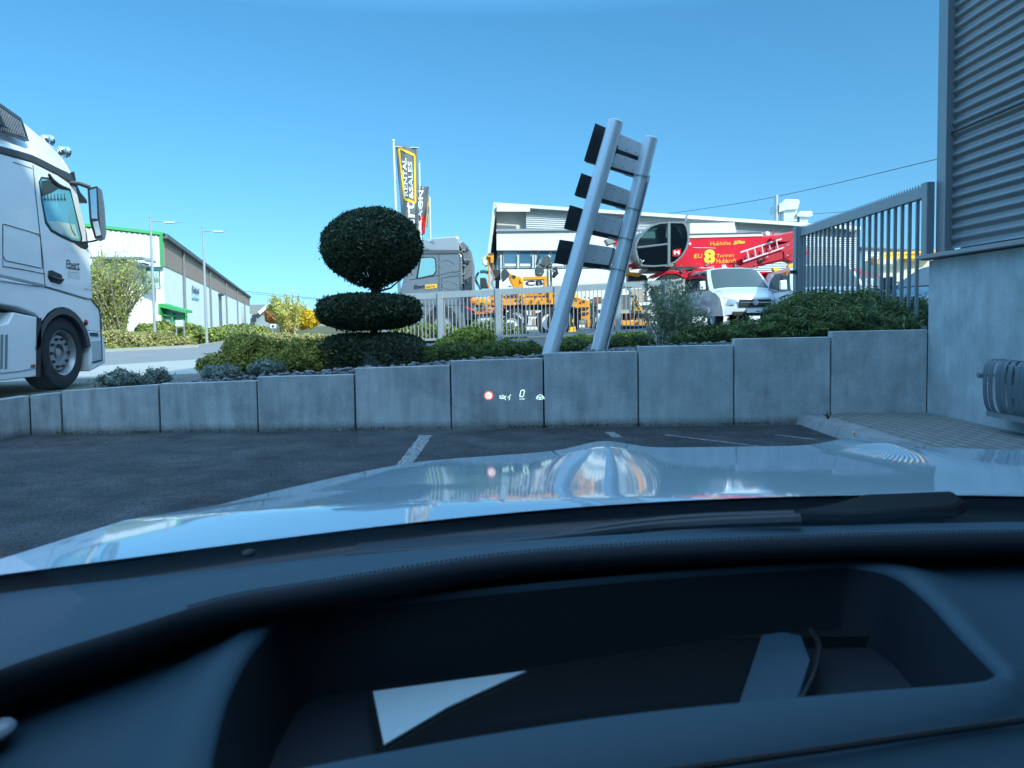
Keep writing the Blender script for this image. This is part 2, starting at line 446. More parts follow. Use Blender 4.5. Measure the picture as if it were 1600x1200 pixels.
# grass blades on the verge
n = 16000
gx = []
while len(gx) < n:
    y = rng.uniform(20, 55); x = -13.7-rng.uniform(.2, 9)-(0 if y < 30 else (y-30)*.18)
    if y < 25.8: x -= (25.8-y)*.45
    gx.append((x, y, .33+rng.uniform(0, .09)))
gn = rng.normal(0, 1, (n, 3)); gn[:, 2] *= .3
tag(leaves('grass', leafmat('grass_blade', (.10, .13, .02), (.17, .21, .035), (.30, .30, .08)), gx, gn, .09, 1.8), 'short green grass on the verge beyond the road', 'grass', kind='stuff')

# painted bay lines
m_line = mat('line_paint', (.52, .53, .52), .8)
def worn_paint(m):
    t = m.node_tree; b = t.nodes['Principled BSDF']; L = t.links.new
    g = t.nodes.new('ShaderNodeNewGeometry')
    n = t.nodes.new('ShaderNodeTexNoise'); n.inputs['Scale'].default_value = 55; n.inputs['Detail'].default_value = 8; n.inputs['Roughness'].default_value = .8
    L(g.outputs['Position'], n.inputs['Vector'])
    r = t.nodes.new('ShaderNodeValToRGB'); r.color_ramp.elements[0].position = .46; r.color_ramp.elements[1].position = .56
    r.color_ramp.elements[0].color = (.05, .052, .055, 1); r.color_ramp.elements[1].color = (.40, .42, .42, 1)
    L(n.outputs['Fac'], r.inputs[0]); L(r.outputs[0], b.inputs['Base Color'])
worn_paint(m_line)
def ground_strip(name, pts, w):
    b = MB()
    for (x0, y0), (x1, y1) in pts:
        d = Vector((x1-x0, y1-y0, 0)).normalized(); nrm = Vector((-d.y, d.x, 0))*w/2
        a, c = Vector((x0, y0, .004)), Vector((x1, y1, .004))
        N = max(2, int((c-a).length/.08)); rows = []
        for i in range(N+1):
            p = a.lerp(c, i/N); j1 = rng.uniform(.8, 1.06); j2 = rng.uniform(.8, 1.06)
            rows.append([p+nrm*j1, p-nrm*j2])
        b.grid(rows)
    return struct(name, b, m_line, smooth=0)
ground_strip('bay_line', [((-.885, 7.78), (-.885, 2.5))], .135)
ground_strip('bay_line', [((.99, 7.82), (1.02, 7.45))], .11)
g0, g1 = Q(1040, 680, 0), Q(1212, 701, 0); g2, g3 = Q(1212, 680, 0), Q(1272, 687, 0)
ground_strip('bay_line', [((g0.x, g0.y), (g1.x, g1.y))], .05)
ground_strip('bay_line', [((g2.x, g2.y), (g3.x, g3.y))], .055)

# paved strip along the building, with kerb
KX0, KX1 = 3.07, 3.33
pv = MB(); pv.box(((KX1+5.0)/2, -9.85, .03), (5.0-KX1, 36.28, .14))
m_paver = mat('paver_concrete', (.27, .265, .25), .9, var=.15, vscale=2)
def brick_mat(m, sc):
    t = m.node_tree; b = t.nodes['Principled BSDF']; L = t.links.new
    old = b.inputs['Base Color'].links[0].from_socket
    g = t.nodes.new('ShaderNodeNewGeometry'); mp = t.nodes.new('ShaderNodeMapping'); mp.inputs['Rotation'].default_value = (0, 0, R(90))
    L(g.outputs['Position'], mp.inputs[0])
    k = t.nodes.new('ShaderNodeTexBrick'); k.inputs['Scale'].default_value = sc
    k.inputs['Mortar Size'].default_value = .018; k.inputs['Color1'].default_value = (1, 1, 1, 1); k.inputs['Color2'].default_value = (.86, .86, .84, 1)
    k.inputs['Mortar'].default_value = (.3, .29, .25, 1); k.inputs['Brick Width'].default_value = .5; k.inputs['Row Height'].default_value = .25
    L(mp.outputs[0], k.inputs['Vector'])
    mx = t.nodes.new('ShaderNodeMix'); mx.data_type = 'RGBA'; mx.blend_type = 'MULTIPLY'; mx.inputs[0].default_value = 1
    L(old, mx.inputs[6]); L(k.outputs[0], mx.inputs[7]); L(mx.outputs[2], b.inputs['Base Color'])
brick_mat(m_paver, 2.5)
struct('pavement', pv, m_paver, smooth=0)
kb = MB(); kc = concrete('kerb_concrete', (.36, .37, .37), .15)
y = WY-.02
while y > -10:
    kb.prism([(KX0, y, -.01), (KX0+.04, y, .082), (KX0+.07, y, .104), (KX1-.006, y, .104), (KX1-.006, y, -.01)], (0, -.992, 0)); y -= 1.0
struct('kerb', kb, kc)

# ================================================================== RETAINING WALL
rw = thing('retaining_wall', 'stepped retaining wall of grey concrete panels edging the parking lot', 'retaining wall', (0, WY+.06, 0))
edges = [95, 247.5, 401, 553.5, 703.5, 849, 997, 1147, 1299, 1450]
tops = [(611, 601), (600, 595), (589, 585), (575.5, 571), (564, 560), (552, 548.5), (541.5, 539), (529.5, 526.5), (518, 515)]
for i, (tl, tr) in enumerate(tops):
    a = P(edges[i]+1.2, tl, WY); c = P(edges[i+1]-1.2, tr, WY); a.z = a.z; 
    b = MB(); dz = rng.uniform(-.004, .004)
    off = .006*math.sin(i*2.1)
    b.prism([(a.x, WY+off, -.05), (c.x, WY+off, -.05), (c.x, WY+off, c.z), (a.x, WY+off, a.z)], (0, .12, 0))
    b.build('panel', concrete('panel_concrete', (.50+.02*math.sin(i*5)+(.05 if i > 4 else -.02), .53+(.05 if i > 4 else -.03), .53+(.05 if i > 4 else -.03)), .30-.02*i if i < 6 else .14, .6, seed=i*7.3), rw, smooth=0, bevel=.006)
b = MB(); L0 = P(95, 611, WY); L1 = P(1450, 515, WY); b.prism([(L0.x, WY+.10, -.05), (L1.x, WY+.10, -.05), (L1.x, WY+.10, L1.z-.06), (L0.x, WY+.10, L0.z-.06)], (0, .05, 0))
b.build('joint_backing', mat('joint_dark', (.02, .022, .022), .95), rw, smooth=0)
# short curved left end
p0 = P(94, 612, WY); p1 = Vector((-5.20, 8.24, 0)); p2 = Vector((-5.31, 7.9, 0)); p3 = Vector((-5.36, 6.9, 0)); p4 = Vector((-5.36, 5.9, 0)); p5 = Vector((-5.36, 2.0, 0))
zs = [.455, .435, .42, .40, .36, .34]
pp = [Vector((p0.x, WY, 0)), p1, p2, p3, p4, p5]
bb0 = MB(); bb0.box((-5.34, WY+.02, .17), (.14, .10, .44)); bb0.box((4.62, WY+.075, .45), (.36, .08, 1.0)); bb0.build('joint_filler', MATS['joint_dark'], rw, smooth=0)
for i in range(5):
    a, c = pp[i], pp[i+1]; d = (c-a).normalized(); nn = Vector((d.y, -d.x, 0)); a = a+d*.006; c = c-d*.006
    b = MB(); b.prism([(a.x, a.y, -.05), (c.x, c.y, -.05), (c.x, c.y, zs[i+1]-.01), (a.x, a.y, zs[i]-.01)], nn*-.12 if nn.x > 0 else nn*.12)
    b.build('panel', concrete('panel_concrete_end', (.46, .50, .51), .35, .6, seed=50+i*3.1), rw, smooth=0, bevel=.006)

# ================================================================== BUILDING ON THE RIGHT (plus an unseen wing added behind the car park for its shadow)
hall = thing('industrial_hall', 'tall hall with grey corrugated cladding over a pale rendered plinth', 'building', (12, 2, 0))
m_plinth = concrete('plinth_render', (.54, .59, .60), .12, .35, seed=3)
XB = 4.50
def bx(x0, x1, y0, y1, z0, z1): return MB().box(((x0+x1)/2, (y0+y1)/2, (z0+z1)/2), (x1-x0, y1-y0, z1-z0))
ZP = 1.74
plin = MB(); plin.box((XB+10, -10.85, ZP/2-.1), (20, 38.3, ZP+.2)); plin.build('plinth', m_plinth, hall, smooth=0)
# cladding: horizontal trapezoid ribs on the west face
m_clad = mat('corrugated_cladding', (.27, .285, .295), .36, .4, var=.08, vscale=2)
cl = MB(); per = .108; z = ZP+.10; prof = []
while z < 12.0:
    for k in range(8):
        prof.append((z+per*k/8, -.018*math.cos(2*math.pi*k/8)))
    z += per
YC = WY-.22
cl.grid([[Vector((XB+.12+dx, yy, zz)) for zz, dx in prof] for yy in (YC, -8)])
cl.box((XB+10, -10.95, 6.85), (19.62, 38.0, 10.3))
cl.build('cladding', m_clad, hall, smooth=60)
sm = MB()
for zz in (3.02, 4.58, 6.14): sm.box((XB+.095, (YC-8)/2, zz+.02), (.02, YC+8, .014))
sm.build('cladding_seam', M_dark, hall, smooth=0)
tr = MB(); tr.box((XB+.095, WY-.13, 6.85), (.11, .17, 10.1)); tr.build('corner_trim', mat('trim_metal', (.27, .295, .31), .4, .4), hall, smooth=0, bevel=.006)
tr = MB(); tr.box((XB-.01, WY+.02, ZP+.42), (.085, .11, .83)); tr.build('corner_post', MATS['trim_metal'], hall, smooth=0, bevel=.006)
tr = MB(); tr.box((XB+.035, -10.87, ZP+.035), (.29, 38.5, .045)); tr.build('flashing', MATS['trim_metal'], hall, smooth=0, bevel=.005)
wing = MB(); wing.box((2.72, -9.0, 7.0), (3.5, 12.0, 14.0)); wing.box((7.6, -9.0, 13.0), (6.15, 12.0, 2.0)); wing.box((17.6, -9.0, 12.4), (13.8, 12.0, 1.0)); wing.build('added_shade_wing', m_clad, hall, smooth=0)  # unseen wing and stepped roof blocks, added to cast shade over the lot
rf = MB(); rf.box((XB+10, -10.85, 12.1), (20.2, 38.4, .18)); rf.box((5.8, -9, 14.05), (9.8, 12.1, .1)); rf.build('roof', M_grey, hall, smooth=0)
# tap
tp = thing('outdoor_tap', 'brass outdoor tap with a drip spout on the pale plinth wall', 'tap', (XB, 7.32, .5))
a = PX(1560, 584, XB); c = PX(1514, 584, XB-.16)
b = MB(); b.tube([Vector((XB+.01, a.y, c.z)), Vector((XB-.16, a.y+.02, c.z))], .021, 14); b.tube([Vector((XB+.005, a.y, c.z)), Vector((XB-.012, a.y, c.z))], .04, 14)
b.tube([Vector((XB-.07, a.y, c.z-.015)), Vector((XB-.085, a.y, c.z-.045)), Vector((XB-.095, a.y, c.z-.085))], [.012, .011, .014], 10); b.build('body', M_chrome, tp)
b = MB(); b.tube([(XB-.15, a.y, c.z), (XB-.19, a.y, c.z)], .026, 12); b.build('handle', M_steel, tp)
# coiled flat hose rack
hr = thing('hose_reel', 'coiled grey flat hose hanging on a bracket at the plinth wall', 'hose reel', (XB, 7.0, .45))
m_hose = mat('grey_hose', (.13, .16, .18), .45, .1, var=.1)
zc = PX(1560, 600, XB).z
hb = MB()
for i in range(9):
    yc = 6.93-i*.085; w = .058; rows = []
    for k in range(33):
        q = 2*math.pi*k/32; cx = .115*math.copysign(abs(math.cos(q))**.6, math.cos(q)); cz = .245*math.copysign(abs(math.sin(q))**.72, math.sin(q))
        yo = yc-.085*k/32+.012*math.sin(i*2.3)
        o = Vector((XB-.135+cx, yo, zc+cz)); 
        inn = Vector((XB-.135+cx*.965, yo, zc+cz*.98))
        rows.append([o+Vector((0, w/2, 0)), o-Vector((0, w/2, 0)), inn-Vector((0, w/2, 0)), inn+Vector((0, w/2, 0))])
    hb.grid(rows, True)
hb.build('hose', m_hose, hr, smooth=50)
b = MB(); b.box((XB-.10, 6.55, zc-.265), (.2, .76, .02)); b.box((XB-.02, 6.55, zc-.05), (.03, .76, .12)); b.box((XB-.20, 6.55, zc-.25), (.012, .76, .05)); b.build('bracket', M_steel, hr, smooth=0)

# ================================================================== TILTED SIGN
sg = thing('tilted_sign', 'tall leaning sign with two silver tube posts and four dark boards seen from behind', 'sign', P(890, 560, 8.9))
m_silver = mat('silver_tube', (.74, .77, .80), .32, .3, var=.05, vscale=3)
a0, a1 = P(856, 566, 8.62), P(962, 190, 8.62); c0, c1 = P(931, 562, 9.05), P(1016.5, 216, 9.05)
def post(a, c, r):
    d = (c-a).normalized(); b = MB(); a = a-d*.25
    b.tube([a, c, c+d*.012, c+d*.02], [r, r, r*.8, r*.2], 28); return b
post(a0, a1, .087).build('post', m_silver, sg); post(c0, c1, .085).build('post', m_silver, sg)
m_sb = mat('sign_back', (.015, .018, .022), .35, var=.2); m_alu = mat('sign_rail_aluminium', (.88, .89, .90), .5, 0, var=.04)
U = (a1-a0).normalized()
# boards: px corners of the dark overhang (left) and of the rails between the posts
bds = [((930, 192), (912, 251), (1007, 224), (997, 276)), ((908, 270), (897, 305), (985, 297), (975, 325)), ((890, 320), (880.5, 357), (972, 343), (962, 374)), ((874, 374), (865, 411), (957, 386), (948, 421))]
for i, (tl, bl, trr, br) in enumerate(bds):
    A, B, Cc, D = P(*tl, 8.66), P(*bl, 8.66), P(*trr, 9.10), P(*br, 9.10)
    yb = .10; th = .12
    bb = MB(); nrm = Vector((.32, .95, 0)).normalized()
    o = nrm*.085
    bb.prism([A+o*.0, B+o*.0, D+o, Cc+o], nrm*th); bo = bb.build('board', m_sb, sg, smooth=0, bevel=.006)
    W = (Cc-A); H1 = (B-A)
    def rail(f0, f1, z0, z1):
        b = MB(); Av = A.lerp(Cc, f0); Bv = B.lerp(D, f0); Cv = A.lerp(Cc, f1); Dv = B.lerp(D, f1)
        q = nrm*-.012; off = nrm*.045
        pts = [Av.lerp(Bv, z0), Av.lerp(Bv, z1), Cv.lerp(Dv, z1), Cv.lerp(Dv, z0)]
        b.prism([p+q+off for p in pts], nrm*.05); return b
    if i == 0:
        rail(.42, 1.0, .01, .42).build('rail', m_alu, sg, smooth=0, bevel=.004); rail(.42, 1.0, .54, .93).build('rail', m_alu, sg, smooth=0, bevel=.004)
    else:
        rail(.36, .99, .02, .80).build('rail', m_alu, sg, smooth=0, bevel=.004)
    # rivets
    for f in (.5, .68, .86):
        for zz in ((.09, .35, .61, .85) if i == 0 else (.2, .66)):
            p = A.lerp(Cc, f).lerp(B.lerp(D, f), zz)-Vector((0, .004, 0))+nrm*.03; MB().ball(p, .006, 6, 4).build('rivet', M_dark, sg)
# pipe clamps and cable duct on the right post
V = (c1-c0).normalized()
for py in (276, 327, 373, 421):
    t = (562-py)/(562-216); p = c0.lerp(c1, t); b = MB()
    b.lathe(p-V*.008, V, [(0, .092), (.016, .092)], 24); b.tube([p+Vector((-.09, 0, 0)), p+Vector((-.2, -.02, .03))], .006, 6)
    b.build('clamp', M_steel, sg)
b = MB(); o = Vector((.085, -.045, 0)); b.bar(c0+o-V*.1, c0.lerp(c1, .83)+o, .03, .03, (0, 1, 0)); b.build('cable_duct', m_silver, sg, smooth=0)
b = MB(); o = Vector((.075, -.065, 0)); b.tube([c0+o, c0.lerp(c1, .4)+o+Vector((.003, 0, 0)), c0.lerp(c1, .8)+o], .006, 6); b.build('cable', M_black, sg)

# ================================================================== FENCES
m_fence = mat('fence_galvanised', (.40, .43, .44), .45, .45, var=.1, vscale=6)
m_fence2 = mat('fence_grey', (.30, .33, .35), .45, .35, var=.08, vscale=6)
def fence(name, label, A, B, hA, hB, bays, bars, m, beam=.13, pw=.035, postw=.13, spikes=60, group=None, top_drop=0, last=True, railz=.10, beamw=.07):
    A, B = Vector(A), Vector(B); t = thing(name, label, 'fence', (A+B)/2)
    d = (B-A); dn = Vector((d.x, d.y, 0)).normalized(); side = Vector((-dn.y, dn.x, 0))
    for i in range(bays+1 if last else bays):
        f = i/bays; p = A.lerp(B, f); h = hA+(hB-hA)*f; b = MB(); b.box(p+Vector((0, 0, (h+.02)/2-.1)), (postw, postw, h+.22), Matrix.Rotation(math.atan2(dn.y, dn.x), 3, 'Z'))
        b.build('post', m, t, smooth=0, bevel=.006)
    for i in range(bays):
        f0, f1 = i/bays, (i+1)/bays; p = A.lerp(B, f0); q = A.lerp(B, f1); h0 = hA+(hB-hA)*f0; h1 = hA+(hB-hA)*f1
        b = MB(); b.bar(p+Vector((0, 0, h0-beam/2)), q+Vector((0, 0, h1-beam/2)), beamw, beam)
        b.bar(p+Vector((0, 0, railz)), q+Vector((0, 0, railz)), .06, .07)
        for k in range(1, bars+1):
            g = k/(bars+1); r = p.lerp(q, g); h = h0+(h1-h0)*g
            b.box(r+Vector((0, 0, (railz+h-beam)/2)), (pw*.75, pw, h-beam-railz), Matrix.Rotation(math.atan2(dn.y, dn.x), 3, 'Z'))
        b.build('panel', m, t, smooth=0)
        b = MB()
        for k in range(spikes):
            g = (k+.5)/spikes; r = p.lerp(q, g); h = h0+(h1-h0)*g; w = (q-p).length/spikes*.42
            c = r+Vector((0, 0, h))
            b.add([c-dn*w-side*.004, c+dn*w-side*.004, c+Vector((0, 0, .045))-side*.004, c-dn*w+side*.004, c+dn*w+side*.004, c+Vector((0, 0, .045))+side*.004], [(0, 1, 2), (5, 4, 3), (0, 2, 5, 3), (1, 4, 5, 2)])
        b.build('spike_strip', m, t, smooth=0)
    return t
fA = P(600, 462, 22.2); fB = P(1062, 437.5, 21.0)
zA, zB = .50, .78
fence('metal_fence', 'light grey galvanised bar fence with spiked top rail across the yard', (fA.x, 22.2, zA), (fB.x, 21.0, zB), fA.z-zA, fB.z-zB, 5, 14, m_fence, beam=.16, pw=.03, spikes=34, postw=.16, railz=.12)
gA = P(1252, 358, 13.2); gB = P(1447, 291, 8.62)
fence('metal_gate', 'dark grey spiked bar gate joining the cladded hall beside the juniper', (gA.x, 13.2, .9), (gB.x, 8.62, .9), gA.z-.9, gB.z-.9, 1, 22, m_fence2, beam=.125, pw=.036, spikes=62, postw=.12, last=False)
b = MB(); b.box((gA.x-.02, 13.25, 1.02+(gA.z-1.02)/2), (.16, .14, gA.z-1.02+.1)); 
gp = b.build('gate_post', m_fence2, None, smooth=0, bevel=.01); tag(gp, 'square grey gate post with a latch standing behind the spreading juniper', 'post')
b = MB(); b.box((gA.x-.13, 13.2, P(1245, 425, 13.2).z), (.1, .06, .06)); lt = b.build('latch', M_dark, None); lt.parent = gp

# ================================================================== WHITE TRUCK (left), heading away along +y
XT = -6.10                                     # plane of the cab side
def T(px, py, dx=0.0): return PX(px, py, XT+dx)
tk = thing('tractor_truck', 'white heavy truck cab seen from its door side with chrome roof horns', 'truck', (XT-1.2, 9.5, .3))
m_tw = mat('truck_white', (.80, .82, .82), .28, 0, coat=.5, var=.06, vscale=1.5, spec=.5)
m_td = mat('truck_trim', (.045, .05, .055), .5, bump=.05)
m_seam = mat('panel_seam', (.03, .033, .036), .7)
CW = 2.46
yb = 7.6                                       # back wall of the cab
def TY(px, py): v = T(px, py); return (v.y, v.z)
def tprism(b, yz, x0, x1): return b.prism([(x0, y, z) for y, z in yz], (x1-x0, 0, 0))
# lower cab body: outline in the side plane, extruded over the width
strip_low = [TY(118, 291), TY(90, 272), TY(50, 252), TY(0, 238)]
slope = (strip_low[3][1]-strip_low[1][1])/(strip_low[3][0]-strip_low[1][0])
zb = strip_low[3][1]+slope*.3*(yb-strip_low[3][0])
arch_c = TY(99, 552); 
front = [TY(118, 291), TY(125, 325), TY(135, 366), TY(141, 420), TY(145, 468)]
body = [(yb, zb)]+strip_low[::-1]+front[1:]+[TY(143, 470), TY(70, 448), TY(0, 432)]+[(yb, TY(0, 432)[1])]
xo = XT; xi = XT-CW
b = MB(); tprism(b, body, xi, xo); b.build('cab', m_tw, tk, smooth=30, bevel=.03)
# strip
b = MB(); s_up = [TY(117, 286), TY(108, 271), TY(90, 262), TY(50, 242), TY(0, 228)]
st = [TY(118, 291), TY(90, 273), TY(50, 253), TY(0, 239)]
tprism(b, [(yb, st[-1][1]+.05)]+st[::-1]+s_up+[(yb, s_up[-1][1]+.05)], xi-.012, xo+.012); b.build('roof_strip', m_td, tk, smooth=0, bevel=.01)
# high roof, lofted with inward taper; crown higher in the middle
roof_low = spline([T(0, 228), T(50, 242), T(90, 262), T(108, 271), T(116, 283)], 14)
roof_low = [Vector((XT, yb, roof_low[0].z+.05))]+roof_low
roof_top = spline([T(0, 165, -.30), T(46, 203, -.30), T(72, 225, -.30), T(94, 248, -.30), T(110, 272, -.12)], 14)
roof_top = [Vector((XT-.3, yb, roof_top[0].z+.12))]+roof_top
mid = CW/2; b = MB(); rows = []
for lo, tp_ in zip(roof_low, roof_top):
    row = [lo]
    for k in range(1, 7):
        u = k/6; row.append(Vector((lo.x+(tp_.x-lo.x)*(1-(1-u)**1.6)*.9, lo.y+(tp_.y-lo.y)*u, lo.z+(tp_.z-lo.z)*(u**.8))))
    cx = XT-mid; row.append(Vector((XT-.42, tp_.y, tp_.z+.05))); row.append(Vector((XT-.8, tp_.y, tp_.z+.12))); row.append(Vector((cx, tp_.y, tp_.z+.14)))
    full = row+[Vector((2*cx-p.x, p.y, p.z)) for p in row[-2::-1]]
    rows.append(full)
b.grid(rows); b.build('roof', m_tw, tk, smooth=50)
# roof side vent with black mesh
m_mesh = mat('vent_mesh', (.006, .006, .007), .6)
gp_ = [T(-30, 130, -.07), T(0, 161, -.09), T(33, 184, -.12), T(38, 196, -.10), T(46, 221, .0), T(40, 221, .02), T(0, 205, .02), T(-30, 196, .02)]
b = MB(); b.prism(gp_, (-.02, 0, 0)); 
vt = b.build('roof_vent', m_td, tk, smooth=0)
b = MB()
inner = [T(-28, 142, -.05), T(0, 167, -.06), T(30, 188, -.08), T(36, 199, -.06), T(41, 212, .0), T(0, 196, .03), T(-28, 186, .03)]
b.prism([p+Vector((.015, 0, 0)) for p in inner], (-.012, 0, 0)); b.build('mesh', m_mesh, vt, smooth=0)
b = MB()
for k in range(24):
    y0 = -22+k*2.8
    t0 = T(y0, 168+max(0, y0)*.7, -.03); t1 = T(y0+8, 205+max(0, y0)*.30, .045)
    if y0 < 34: b.bar(t0, t1, .006, .006)
b.build('mesh_bars', M_grey, vt, smooth=0)
# windscreen side (faces away) and sun visor, door and windows
win = [(62, 284), (65, 279), (76, 281), (95, 291), (108, 299), (113, 318), (125, 371), (124, 377), (112, 375), (96, 367), (80, 358), (72, 346), (66, 315)]
b = MB(); b.prism([T(*p)+Vector((.004, 0, 0)) for p in win], (-.012, 0, 0)); 
dr = None
# door panel: outlined by seams
door = MB(); dpts = [(51, 258), (90, 277), (118, 293), (126, 330), (136, 366), (141, 420), (144, 468), (105, 457), (70, 447), (65, 395), (61, 350), (52, 270)]
door.prism([T(*p)+Vector((.003, 0, 0)) for p in dpts], (-.006, 0, 0)); dr = door.build('door', m_tw, tk, smooth=0)
wf = MB(); wf.prism([T(*p)+Vector((.007, 0, 0)) for p in [(60, 284), (64, 276), (77, 278), (96, 289), (110, 297), (115, 318), (128, 372), (127, 381), (112, 379), (95, 371), (79, 362), (70, 349), (64, 315)]], (-.012, 0, 0)); wf.build('window_frame', M_black, dr, smooth=0)
wg = MB(); wg.prism([T(*p)+Vector((.010, 0, 0)) for p in win], (-.006, 0, 0))
m_tg = glassmat('cab_glass', (.55, .85, .88), .12)
wg.build('window', mat('cab_window', (.13, .40, .50), .06, 0, spec=1.0), dr, smooth=0)
# things seen through the window: far shed strip and tassels along the header
b = MB(); b.prism([T(*p)+Vector((.012, 0, 0)) for p in [(73, 346), (90, 346), (116, 351), (122, 373), (112, 372), (96, 364), (82, 356)]], (-.003, 0, 0)); b.build('window_lower', mat('cab_window_pale', (.45, .56, .52), .1), dr, smooth=0)
b = MB()
b.prism([T(*p)+Vector((.0125, 0, 0)) for p in [(63, 283), (75, 281), (96, 291), (80, 301), (64, 307)]], (-.002, 0, 0))
for k in range(7):
    q = T(68+k*5.2, 309-k*.2)+Vector((.0125, 0, 0)); b.tube([q+Vector((0, 0, .05)), q+Vector((0, 0, .0)), q-Vector((0, 0, .03))], [.004, .008, .022], 6)
b.build('curtain_tassel', mat('curtain_dark', (.03, .05, .055), .8), dr, smooth=0)
b = MB(); b.tube([T(*p)+Vector((.013, 0, 0)) for p in ((107, 330), (107, 345), (110, 358), (116, 368))], .012, 6); b.build('grab_handle', mat('grab', (.12, .2, .22), .5), dr)
def seam(b, pts, r=.0045, dx=.004): b.tube([T(*p)+Vector((dx, 0, 0)) for p in pts], r, 5)
b = MB()
b.tube([T(*p)+Vector((.006, 0, 0)) for p in ((75, 272), (80, 282), (92, 291), (108, 296))], [.02, .035, .03, .015], 8); b.build('wind_deflector', M_black, dr)
b = MB(); b.prism([T(*p)+Vector((.01, 0, 0)) for p in [(110, 376), (136, 378), (138, 386), (133, 390), (125, 387)]], (-.02, 0, 0)); b.build('mirror_foot', M_black, dr, smooth=0, bevel=.006)
# seams around door and storage flap
b = MB()
seam(b, [(51, 258), (55, 300), (61, 355), (66, 400), (70, 447)]); seam(b, [(70, 447), (105, 457), (144, 469)]); seam(b, [(0, 439), (70, 449)])
seam(b, [(4, 416), (36, 421), (70, 428)]); seam(b, [(4, 352), (4, 400), (8, 407), (64, 419)]); seam(b, [(4, 352), (6, 350), (60, 366), (63, 372), (66, 419)])
seam(b, [(4, 417), (4, 350)], .003); seam(b, [(20, 253), (50, 263)], .003)
b.build('seam', m_seam, tk)
# handle
b = MB(); b.prism([T(*p)+Vector((.02, 0, 0)) for p in [(75, 423), (80, 422), (95, 429), (97, 441), (92, 444), (78, 440), (74, 433)]], (-.03, 0, 0)); hd = b.build('handle', M_black, dr, smooth=0, bevel=.012)
b = MB(); b.tube([T(77, 432)+Vector((.03, 0, 0)), T(86, 436)+Vector((.045, 0, 0)), T(95, 437)+Vector((.03, 0, 0))], .018, 8); b.build('grip', M_td if False else m_td, hd)
# lettering
m_let = mat('truck_lettering', (.10, .11, .12), .6)
b = MB(); A = T(103, 419)+Vector((.006, 0, 0)); B = T(123.5, 421)+Vector((.006, 0, 0)); Cc = T(103, 404)+Vector((.006, 0, 0))
fit_text(b, 'Ebert', A, (B-A), (Cc-A)*.9, bold=.02)
b.prism([T(106, 418.5)+Vector((.006, 0, 0)), T(124, 420.5)+Vector((.006, 0, 0)), T(124, 422.5)+Vector((.006, 0, 0)), T(106, 420.5)+Vector((.006, 0, 0))], (.001, 0, 0))
for j, s in enumerate(('Arbeitsbühnen', 'Stapler & Krane', 'Verkauf · Verleih', 'Tel. 0 27 72 / 95')):
    A = T(105, 425.5+j*3.1)+Vector((.006, 0, 0)); B = T(124, 427.5+j*3.1)+Vector((.006, 0, 0)); fit_text(b, s, A, B-A, Vector((0, 0, .016)))
A = T(131, 453)+Vector((.006, 0, 0)); B = T(142.5, 455)+Vector((.006, 0, 0)); fit_text(b, '1843 LS', A, B-A, Vector((0, 0, .026)))
b.build('lettering', m_let, dr, smooth=0)
# lower side: wheel arch panel, step, bumper
zl = TY(70, 448)[1]
arch = []
cy_, cz_ = TY(101, 552); 
for k in range(13):
    a = math.pi*(k/12); arch.append((cy_+.66*math.cos(math.pi-a), cz_-.05+.66*math.sin(a)*1.02))
lower = [(yb, TY(0, 432)[1])]+[TY(0, 433), TY(70, 449), TY(143, 471), TY(150, 478), TY(158, 488), TY(160, 520)]
lower += [TY(137, 516), arch[-2]]+arch[::-1][2:-3]+[TY(55, 490), TY(30, 480), TY(0, 475), (yb, TY(0, 475)[1])]
b = MB(); tprism(b, lower, xo-.28, xo-.004); tprism(b, [(y, z) for y, z in [TY(110, 460), TY(143, 471), TY(150, 478), TY(158, 488), TY(164, 520), TY(167, 560), TY(162, 575), TY(150, 572)]], xi, xo-.3)
b.build('fender', m_tw, tk, smooth=30, bevel=.015)
b = MB(); af = []
for k in range(13):
    a = math.pi*(.06+.88*k/12); af.append(((cy_+.66*math.cos(math.pi-a), cz_-.05+.67*math.sin(a)), (cy_+.57*math.cos(math.pi-a), cz_-.05+.585*math.sin(a))))
rows = [[Vector((xo+.01, o[0], o[1])), Vector((xo+.01, n_[0], n_[1])), Vector((xo-.5, n_[0], n_[1]))] for o, n_ in af]; b.grid(rows); b.build('arch_trim', m_td, tk, smooth=60)
b = MB(); b.box((xo-1.23, cy_, cz_+.35), (1.9, 1.7, .5)); b.box((xo-1.23, 7.5, .95), (.9, 5.5, .3)); b.build('chassis', M_dark, tk, smooth=0)
bp = [TY(139, 516), TY(160, 518), TY(163, 530), TY(166, 545), TY(167, 566), TY(158, 572), TY(141, 581), TY(141, 560), TY(140, 535)]
b = MB(); tprism(b, bp, xo-.5, xo-.002); tprism(b, [(y+.1, z) for y, z in bp], xi, xo-.5); b.build('bumper', m_tw, tk, smooth=30, bevel=.03)
b = MB(); b.prism([T(*p)+Vector((.004, 0, 0)) for p in [(143, 533), (158, 532), (159, 563), (145, 567)]], (-.008, 0, 0)); b.build('bumper_step', mat('step_grey', (.42, .45, .45), .5), tk, smooth=0)
b = MB(); b.prism([T(*p)+Vector((.006, 0, 0)) for p in [(144, 565), (160, 561), (160, 564), (144, 568)]], (-.008, 0, 0)); b.prism([T(*p)+Vector((.006, 0, 0)) for p in [(140, 519), (153, 520), (153, 526), (141, 525)]], (-.008, 0, 0))
b.tube([T(*p)+Vector((.006, 0, 0)) for p in ((141, 466), (146, 474), (154, 480), (156, 492), (158, 530), (159, 562))], .008, 5); b.build('bumper_gap', m_td, tk, smooth=0)
b = MB(); b.ball(T(134, 504), .045, 12, 8, (.6, 1, 1)); b.build('marker_lamp', mat('lamp_red', (.25, .015, .02), .2), tk)
